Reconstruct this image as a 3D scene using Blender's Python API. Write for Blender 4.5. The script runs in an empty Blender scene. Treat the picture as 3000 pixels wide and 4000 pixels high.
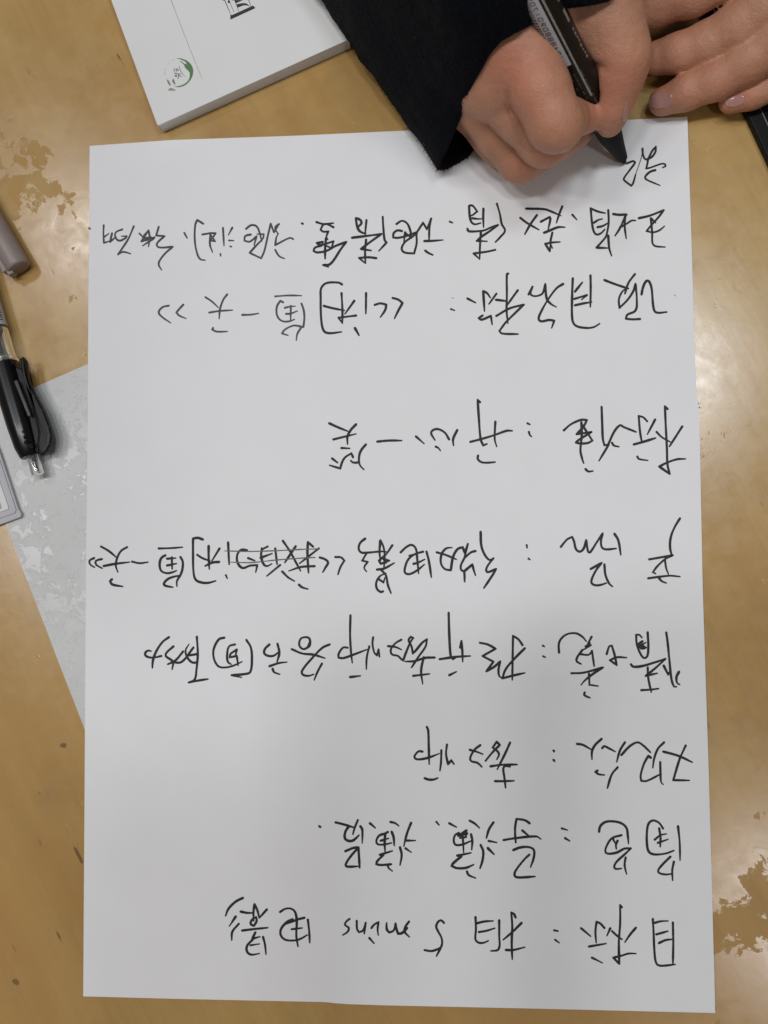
import bpy, bmesh, math, random
import numpy as np
from mathutils import Matrix, Vector, noise
random.seed(7); rng = np.random.RandomState(7)
scene = bpy.context.scene
COL = scene.collection

# ------------------------------------------------------------------ camera
# World: metres, table top is z = 0, x to the right, y away from the photographer.
F = 3700.0
def solve_pose():
    img = np.array([[350,570],[2685,456],[2794,3957],[325,3892]], float) - np.array([1500,2000])
    W, H = .210, .297
    obj = np.array([[0,H],[W,H],[W,0],[0,0]]) - np.array([.105,.1485])
    A = []
    for (X,Y),(u,v) in zip(obj, img):
        A.append([X,Y,1,0,0,0,-u*X,-u*Y,-u]); A.append([0,0,0,X,Y,1,-v*X,-v*Y,-v])
    h = np.linalg.svd(np.array(A))[2][-1].reshape(3,3)
    M = np.linalg.inv(np.diag([F,F,1.])) @ h
    M /= (np.linalg.norm(M[:,0]) + np.linalg.norm(M[:,1])) / 2
    if M[2,2] < 0: M = -M
    r3 = np.cross(M[:,0], M[:,1])
    U,_,Vt = np.linalg.svd(np.column_stack([M[:,0], M[:,1], r3]))
    return U @ Vt, M[:,2]
RC, TC = solve_pose()
CAM = -RC.T @ TC
def P(u, v, z=0.0):
    """point of the photograph (source pixels) at height z (metres) above the table"""
    d = RC.T @ np.array([(u-1500)/F, (v-2000)/F, 1.0])
    t = (z - CAM[2]) / d[2]
    return CAM + d*t
def Pm(u, v, zmm): return P(u, v, zmm*.001)

cam_data = bpy.data.cameras.new('camera'); cam = bpy.data.objects.new('camera', cam_data); COL.objects.link(cam)
m = np.eye(4); m[:3,:3] = RC.T @ np.diag([1,-1,-1]); m[:3,3] = CAM
cam.matrix_world = Matrix(m.tolist())
cam_data.sensor_fit = 'HORIZONTAL'; cam_data.sensor_width = 36; cam_data.lens = F/3000*36
cam_data.clip_start = .01; cam_data.clip_end = 50
cam_data.dof.use_dof = True; cam_data.dof.focus_distance = float(np.linalg.norm(TC)); cam_data.dof.aperture_fstop = 22
scene.camera = cam
scene.render.resolution_x = 768; scene.render.resolution_y = 1024

# ------------------------------------------------------------------ world, lamps, exposure
w = bpy.data.worlds.new('World'); scene.world = w; w.use_nodes = True
w.node_tree.nodes['Background'].inputs[0].default_value = (1,.91,.82,1)
w.node_tree.nodes['Background'].inputs[1].default_value = .13
def area(name, slope, height, size, power, color, spread=180):
    L = bpy.data.lights.new(name, 'AREA'); L.shape = 'RECTANGLE'; L.size, L.size_y = size
    L.energy = power; L.color = color; L.spread = math.radians(spread)
    o = bpy.data.objects.new(name, L); COL.objects.link(o)
    pos = Vector((slope[0]*height, slope[1]*height, height)); o.location = pos
    o.rotation_euler = (Vector((0,0,0))-pos).to_track_quat('-Z','Y').to_euler()
    return o
LAMPS = [
 ('ceiling_lamp_left',        (-.43, .06), 1.7, (.13,.34), 4.2, (1,.965,.97)),
 ('ceiling_lamp_far_left',    (-.45, .42), 1.9, (.17,.24), 2.6, (1,.98,1)),
 ('ceiling_lamp_near_right',  (.405,-.42), 1.7, (.15,.24), 2.9, (1,.98,1)),
 ('ceiling_lamp_over_left',   (-.15, .09), 1.9, (.16,.15), 4.8, (.93,.95,1)),
 ('ceiling_lamp_over_right',  (.04, .12), 1.9, (.16,.15), 4.8, (.92,.945,1)),
 ('ceiling_lamp_far_right',   (.25, .23), 1.8, (.24,.24), 5.2, (.88,.945,1)),
]
for a in LAMPS: area(*a)
scene.view_settings.view_transform = 'Standard'; scene.view_settings.look = 'None'
scene.view_settings.exposure = .10; scene.view_settings.gamma = 1
scene.cycles.max_bounces = 8

# ------------------------------------------------------------------ helpers
def tag(o, label=None, cat=None, group=None, kind=None):
    if label: o['label'] = label
    if cat: o['category'] = cat
    if group: o['group'] = group
    if kind: o['kind'] = kind
    return o
def empty(name, loc):
    o = bpy.data.objects.new(name, None); o.empty_display_size = .01; COL.objects.link(o); o.location = Vector(loc); return o
def mesh_obj(name, verts, faces, mat, parent=None, smooth=False):
    me = bpy.data.meshes.new(name)
    me.from_pydata([tuple(map(float,v)) for v in verts], [], [tuple(f) for f in faces]); me.update()
    if mat: me.materials.append(mat)
    if smooth: me.polygons.foreach_set('use_smooth', [True]*len(me.polygons))
    o = bpy.data.objects.new(name, me); COL.objects.link(o)
    if parent:
        o.parent = parent
        if parent.type == 'EMPTY': o.matrix_parent_inverse = Matrix.Translation(parent.location).inverted()
        else:
            w_ = parent.matrix_parent_inverse.copy()
            o.matrix_parent_inverse = Matrix.Identity(4)
    return o
def prism(name, pts, z0, z1, mat, parent=None, bevel=0, seg=2):
    """vertical prism from world-xy outline"""
    bm = bmesh.new()
    vs = [bm.verts.new((p[0],p[1],z0)) for p in pts]
    f = bm.faces.new(vs)
    r = bmesh.ops.extrude_face_region(bm, geom=[f])
    bmesh.ops.translate(bm, vec=(0,0,z1-z0), verts=[g for g in r['geom'] if isinstance(g, bmesh.types.BMVert)])
    bmesh.ops.recalc_face_normals(bm, faces=bm.faces)
    if bevel: bmesh.ops.bevel(bm, geom=list(bm.edges), offset=bevel, segments=seg, affect='EDGES', profile=.6)
    me = bpy.data.meshes.new(name); bm.to_mesh(me); bm.free(); me.materials.append(mat)
    o = bpy.data.objects.new(name, me); COL.objects.link(o)
    if parent:
        o.parent = parent
        if parent.type == 'EMPTY': o.matrix_parent_inverse = Matrix.Translation(parent.location).inverted()
    return o
def box_px(name, px, z0, z1, mat, parent=None, bevel=0, ztop=None):
    """px outline is where the TOP face shows in the photograph"""
    return prism(name, [Pm(u,v,z1)[:2] for u,v in px], z0*.001, z1*.001, mat, parent, bevel)
def lathe(name, a, b, prof, mat, parent=None, seg=32, flat=1.0, smooth=True):
    """surface of revolution about the 3-D segment a->b; prof = [(t metres from a, radius m)]"""
    a = Vector(a); b = Vector(b); d = (b-a).normalized()
    s = d.cross(Vector((0,0,1)))
    if s.length < 1e-4: s = Vector((1,0,0))
    s.normalize(); n = s.cross(d)
    vs, fs = [], []
    for t, r in prof:
        for k in range(seg):
            an = 2*math.pi*k/seg
            vs.append(a + d*t + s*(r*math.cos(an)) + n*(r*math.sin(an)*flat))
    for i in range(len(prof)-1):
        for k in range(seg):
            k2 = (k+1) % seg
            fs.append((i*seg+k, i*seg+k2, (i+1)*seg+k2, (i+1)*seg+k))
    fs.append(tuple(range(seg-1,-1,-1))); fs.append(tuple(range((len(prof)-1)*seg, len(prof)*seg)))
    o = mesh_obj(name, vs, fs, mat, parent, smooth)
    if smooth:
        es = o.modifiers.new('e','EDGE_SPLIT'); es.split_angle = math.radians(38)
    return o

# ---- node helpers
class NT:
    def __init__(s, name):
        s.m = bpy.data.materials.new(name); s.m.use_nodes = True; s.t = s.m.node_tree
        s.b = s.t.nodes['Principled BSDF']
    def n(s, typ, **kw):
        nd = s.t.nodes.new(typ)
        for k, v in kw.items():
            if k.startswith('i_'): nd.inputs[k[2:].replace('_',' ')].default_value = v
            else: setattr(nd, k, v)
        return nd
    def l(s, a, b): s.t.links.new(a, b)
    def coords(s, rot=0, scale=(1,1,1), loc=(0,0,0)):
        g = s.n('ShaderNodeNewGeometry'); mp = s.n('ShaderNodeMapping')
        s.l(g.outputs['Position'], mp.inputs['Vector'])
        mp.inputs['Rotation'].default_value = (0,0,rot); mp.inputs['Location'].default_value = loc
        if tuple(scale) == (1,1,1): return mp.outputs[0]
        m2 = s.n('ShaderNodeMapping'); s.l(mp.outputs[0], m2.inputs['Vector']); m2.inputs['Scale'].default_value = scale
        return m2.outputs[0]
    def noise(s, vec, scale, detail=4, rough=.55, dist=0):
        x = s.n('ShaderNodeTexNoise'); s.l(vec, x.inputs['Vector'])
        x.inputs['Scale'].default_value = scale; x.inputs['Detail'].default_value = detail
        x.inputs['Roughness'].default_value = rough; x.inputs['Distortion'].default_value = dist
        return x.outputs['Fac']
    def ramp(s, fac, stops, interp='LINEAR'):
        r = s.n('ShaderNodeValToRGB'); s.l(fac, r.inputs[0]); e = r.color_ramp.elements; r.color_ramp.interpolation = interp
        while len(e) < len(stops): e.new(.5)
        for el, (p, c) in zip(e, stops):
            el.position = p; el.color = (c[0],c[1],c[2],1) if isinstance(c,(tuple,list)) else (c,c,c,1)
        return r.outputs[0]
    def mix(s, fac, a, b, mode='MIX'):
        x = s.n('ShaderNodeMix', data_type='RGBA', blend_type=mode)
        for inp, v in ((x.inputs[0],fac),(x.inputs[6],a),(x.inputs[7],b)):
            if isinstance(v,(int,float)): inp.default_value = v
            elif isinstance(v,(tuple,list)): inp.default_value = (v[0],v[1],v[2],1)
            else: s.l(v, inp)
        return x.outputs[2]
    def math(s, op, a, b=0., c=None):
        x = s.n('ShaderNodeMath', operation=op)
        for i, v in enumerate((a,b,c)):
            if v is None: continue
            if isinstance(v,(int,float)): x.inputs[i].default_value = v
            else: s.l(v, x.inputs[i])
        return x.outputs[0]
    def bump(s, h, strength, dist, prev=None):
        x = s.n('ShaderNodeBump'); x.inputs['Strength'].default_value = strength; x.inputs['Distance'].default_value = dist
        s.l(h, x.inputs['Height'])
        if prev: s.l(prev, x.inputs['Normal'])
        return x.outputs[0]
    def set(s, **kw):
        for k, v in kw.items():
            i = s.b.inputs[k.replace('_',' ')]
            if isinstance(v,(int,float)): i.default_value = v
            elif isinstance(v,(tuple,list)): i.default_value = (v[0],v[1],v[2],1) if len(v)==3 and i.type=='RGBA' else v
            else: s.l(v, i)
        return s
def simple(name, col, rough=.5, var=.08, scale=300, bump=.0, **kw):
    t = NT(name); v = t.coords(); nz = t.noise(v, scale, 4)
    c2 = tuple(c*(1-var) for c in col); c1 = tuple(min(1,c*(1+var)) for c in col)
    t.set(Base_Color=t.ramp(nz, [(.3,c2),(.7,c1)]), Roughness=rough, **kw)
    if bump: t.set(Normal=t.bump(nz, .4, bump))
    return t.m

# ------------------------------------------------------------------ materials
def mat_table():
    t = NT('worn_varnished_wood'); R = math.radians(-27)
    g = t.coords(rot=R)                                   # y' runs along the grain
    gs = t.coords(rot=R, scale=(1,.085,1))
    gl = t.coords(rot=R, scale=(1,.03,1))
    warp = t.noise(t.coords(rot=R, scale=(1,.25,1)), 9, 3)
    # broad plank-like figure, fine streaks, pores
    broad = t.noise(gs, 22, 5, .55, .6)
    streak = t.noise(gl, 140, 4, .6, .3)
    fine = t.noise(gl, 900, 3, .6)
    col = t.ramp(broad, [(.25,(.36,.21,.064)),(.45,(.45,.28,.09)),(.6,(.51,.332,.115)),(.8,(.57,.395,.155))])
    col = t.mix(.27, col, t.ramp(streak, [(.25,(.30,.17,.048)),(.5,(.46,.293,.097)),(.8,(.56,.385,.158))]))
    col = t.mix(.10, col, t.ramp(fine, [(.3,(.16,.09,.03)),(.6,(.44,.31,.13))]))
    # reddish / brown tone drift over the board
    drift = t.noise(t.coords(loc=(3,1,0)), 5, 3)
    col = t.mix(t.ramp(drift, [(.35,0.),(.7,.55)]), col, (.40,.215,.068))
    # finish: islands of intact varnish, worn matt areas
    isl = t.noise(t.coords(loc=(1.1,.4,0), scale=(1,.8,1)), 55, 6, .6, .25)
    isl2 = t.noise(t.coords(loc=(1.3,.2,0)), 160, 6, .65, .5)
    mixn = t.math('ADD', t.math('MULTIPLY', isl, .6), t.math('MULTIPLY', isl2, .4))
    geo = t.n('ShaderNodeNewGeometry')                   # where hands and cups have worn the finish most
    for (wu,wv,rad,amp) in ((30,690,.019,.135),(120,800,.02,.075),(2945,3500,.021,.12),(2880,3760,.02,.07)):
        c = P(wu,wv); vd = t.n('ShaderNodeVectorMath', operation='DISTANCE'); t.l(geo.outputs['Position'], vd.inputs[0]); vd.inputs[1].default_value = tuple(c)
        fall = t.math('MULTIPLY', t.math('EXPONENT', t.math('MULTIPLY', t.math('POWER', t.math('DIVIDE', vd.outputs['Value'], rad), 2.), -1.)), amp)
        mixn = t.math('SUBTRACT', mixn, fall)
    gloss = t.ramp(mixn, [(.345,0.),(.371,1.)])           # 1 = intact
    # varnish looks slightly paler, worn areas slightly darker and greyer
    col = t.mix(t.math('MULTIPLY', t.math('SUBTRACT', 1., gloss), .05), col, (.235,.155,.062))
    rim = t.ramp(mixn, [(.328,0.),(.353,1.),(.368,0.)])
    col = t.mix(t.math('MULTIPLY', rim, .08), col, (.25,.15,.06))
    # dents and pores (short dark slits along the grain) + few pits
    sl = t.noise(t.coords(rot=R, scale=(1,.22,1), loc=(.4,0,0)), 260, 2, .5)
    slm = t.noise(t.coords(loc=(7,2,0)), 14, 2)
    slit = t.math('MULTIPLY', t.ramp(sl, [(.70,0.),(.74,1.)]), t.ramp(slm, [(.47,0.),(.60,1.)]))
    pit = t.ramp(t.noise(t.coords(loc=(5,5,0)), 120, 1, .4), [(.795,0.),(.81,1.)])
    dark = t.math('MAXIMUM', slit, pit)
    col = t.mix(t.math('MULTIPLY', dark, .7), col, (.085,.045,.018))
    grime = t.noise(t.coords(loc=(2,8,0)), 45, 6, .65)
    col = t.mix(t.ramp(grime, [(.52,0.),(.75,.35)]), col, (.26,.175,.075))
    blot = t.noise(t.coords(loc=(6,1,0)), 52, 3, .5, .3)
    bd = t.n('ShaderNodeVectorMath', operation='DISTANCE'); t.l(geo.outputs['Position'], bd.inputs[0]); bd.inputs[1].default_value = tuple(P(250,900))
    near = t.ramp(bd.outputs['Value'], [(.03,.22),(.13,.05)])   # pale blotches, stronger towards the upper left
    col = t.mix(t.math('MULTIPLY', t.ramp(blot, [(.49,0.),(.57,1.)]), near), col, (.58,.42,.19))
    rough = t.math('ADD', t.math('MULTIPLY', t.math('SUBTRACT', 1., gloss), .22), t.ramp(isl2, [(.3,.17),(.7,.26)]))
    h = t.math('ADD', t.math('MULTIPLY', gloss, .5), t.math('MULTIPLY', isl2, .35))
    nb = t.bump(h, .5, .00012); nb = t.bump(t.math('SUBTRACT', streak, dark), .25, .00005, nb)
    t.set(Base_Color=col, Roughness=rough, Normal=nb, IOR=1.5, Specular_IOR_Level=t.math('ADD', t.math('MULTIPLY', gloss, .45), .22))
    return t.m
def mat_paper(name, col=(.80,.80,.80), rough=.75, warm=.012):
    t = NT(name); v = t.coords()
    n1 = t.noise(v, 55, 4); n2 = t.noise(v, 2600, 3)
    c = t.ramp(n1, [(.3,tuple(x*(1-warm) for x in col)),(.7,tuple(min(.9,x*(1+warm)) for x in col))])
    big = t.noise(t.coords(scale=(1,.5,1)), 9, 2)
    nb = t.bump(big, .35, .0012); nb = t.bump(n2, .12, .00004, nb)
    t.set(Base_Color=c, Roughness=rough, Normal=nb, Specular_IOR_Level=.25)
    return t.m
def mat_film():
    t = NT('glossy_film_sheet'); v = t.coords(loc=(.1,.2,0))
    a = t.noise(v, 230, 7, .68, .6); b = t.noise(v, 26, 4, .5)
    m_ = t.math('ADD', t.math('MULTIPLY', a, .6), t.math('MULTIPLY', b, .4))
    wet = t.ramp(m_, [(.49,0.),(.53,1.)])
    soft = t.noise(v, 40, 5, .6)
    col = t.mix(soft, (.50,.50,.485), (.60,.60,.585))
    sp = t.ramp(t.noise(v, 900, 1), [(.79,0.),(.8,1.)])
    col = t.mix(t.math('MULTIPLY', sp, .55), col, (.25,.12,.09))
    t.set(Base_Color=col, Roughness=t.ramp(wet, [(0,.40),(1,.26)]), Normal=t.bump(t.math('ADD', wet, b), .35, .0001), Specular_IOR_Level=.6)
    return t.m
def mat_skin():
    t = NT('skin'); v = t.coords()
    red = t.n('ShaderNodeAttribute'); red.attribute_name = 'flush'
    n1 = t.noise(v, 90, 4); n2 = t.noise(v, 420, 4); pores = t.noise(v, 2400, 3)
    base = t.ramp(n1, [(.3,(.425,.21,.125)),(.7,(.525,.275,.168))])
    base = t.mix(t.ramp(n2, [(.4,0.),(.75,.28)]), base, (.43,.19,.115))
    base = t.mix(t.math('MULTIPLY', red.outputs['Fac'], .62), base, (.50,.15,.095))
    wr = t.n('ShaderNodeTexVoronoi'); wr.feature='DISTANCE_TO_EDGE'; wr.inputs['Scale'].default_value=1300
    t.l(v, wr.inputs['Vector'])
    nb = t.bump(n2, .6, .0006); nb = t.bump(wr.outputs['Distance'], .4, .0004, nb); nb = t.bump(pores, .25, .0001, nb)
    t.set(Base_Color=base, Roughness=.52, Normal=nb, Subsurface_Weight=.2, Subsurface_Scale=.0022, Specular_IOR_Level=.4)
    t.b.inputs['Subsurface Radius'].default_value = (1,.35,.18)
    return t.m
def mat_cloth():
    t = NT('black_knit_fabric'); v = t.coords()
    n = t.noise(v, 700, 4, .7); n2 = t.noise(v, 30, 3)
    lint = t.ramp(t.noise(t.coords(loc=(4,4,4)), 240, 1, .4), [(.79,0.),(.81,1.)])
    c = t.ramp(n, [(.3,(.0015,.002,.0035)),(.75,(.0045,.0055,.0095))])
    c = t.mix(t.math('MULTIPLY', lint, .5), c, (.20,.20,.19))
    nb = t.bump(n, .9, .0008); nb = t.bump(n2, .5, .004, nb)
    t.set(Base_Color=c, Roughness=.95, Normal=nb, Specular_IOR_Level=.1, Sheen_Weight=.02, Sheen_Roughness=.5)
    return t.m
M = dict(
 table=mat_table(), paper=mat_paper('white_copy_paper'), film=mat_film(), skin=mat_skin(), cloth=mat_cloth(),
 cover=mat_paper('white_card_cover', (.74,.74,.72), .6), pages=mat_paper('page_edges', (.74,.75,.77), .8),
 greysheet=mat_paper('grey_lilac_card', (.52,.51,.53), .7),
 ink=simple('black_marker_ink', (.005,.005,.0055), .65, .5, 260),
 ink_grey=simple('fainter_marker_ink', (.032,.033,.034), .5, .45, 700),
 ink_light=simple('dry_marker_ink', (.11,.11,.11), .6, .5, 900),
 blackprint=simple('black_print', (.022,.021,.02), .55), greyprint=simple('grey_print', (.33,.32,.32), .6),
 green=simple('green_print', (.095,.21,.075), .6, .15), greygreen=simple('grey_green_print', (.15,.18,.13), .6, .2),
 palegreen=simple('pale_green_print', (.25,.31,.21), .6, .2), faint=simple('faint_grey_print', (.45,.46,.46), .6, .1),
 black_plastic=simple('black_plastic', (.004,.004,.0045), .33, .2, 200, 0, Specular_IOR_Level=.35),
 black_matt=simple('matt_black_plastic', (.0035,.0035,.004), .6, .3, 500, .00004, Specular_IOR_Level=.2),
 clip_black=simple('smoky_clip_plastic', (.008,.008,.008), .42, .3, 200, 0, Specular_IOR_Level=.25),
 pen_black=simple('glossy_black_plastic', (.005,.005,.0055), .24, .2, 200, 0, Specular_IOR_Level=.35),
 smoke=simple('smoky_black_plastic', (.008,.008,.0085), .2, .3, 260, 0, Coat_Weight=.25),
 smoke_light=simple('smoky_grey_plastic', (.055,.053,.05), .2, .3, 200),
 label=simple('white_label', (.46,.47,.52), .5, .04), silver=simple('silver_print', (.36,.37,.38), .35, .25, 900, 0, Metallic=.5),
 metal=simple('bright_metal', (.85,.82,.76), .18, .05, 300, 0, Metallic=.9),
 beige=simple('taupe_plastic', (.27,.215,.19), .42, .06), beige_dark=simple('taupe_plastic_end', (.22,.17,.155), .5, .1),
 nail=simple('fingernail', (.44,.235,.20), .22, .06, 200, 0, Coat_Weight=.5, Subsurface_Weight=.2, Subsurface_Scale=.001),
 nail_tip=simple('fingernail_edge', (.62,.46,.38), .3, .04),
 glass=simple('dark_glass', (.006,.006,.007), .08, .1), rim=simple('phone_rim', (.12,.12,.125), .3, .1, 200, 0, Metallic=.6),
 chip=simple('torn_white_paper', (.85,.85,.83), .8),
)
def clear_mat():
    t = NT('clear_plastic'); t.set(Base_Color=(.93,.92,.88), Roughness=.06, Transmission_Weight=.93, IOR=1.45); return t.m
M['clear'] = clear_mat()
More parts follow.
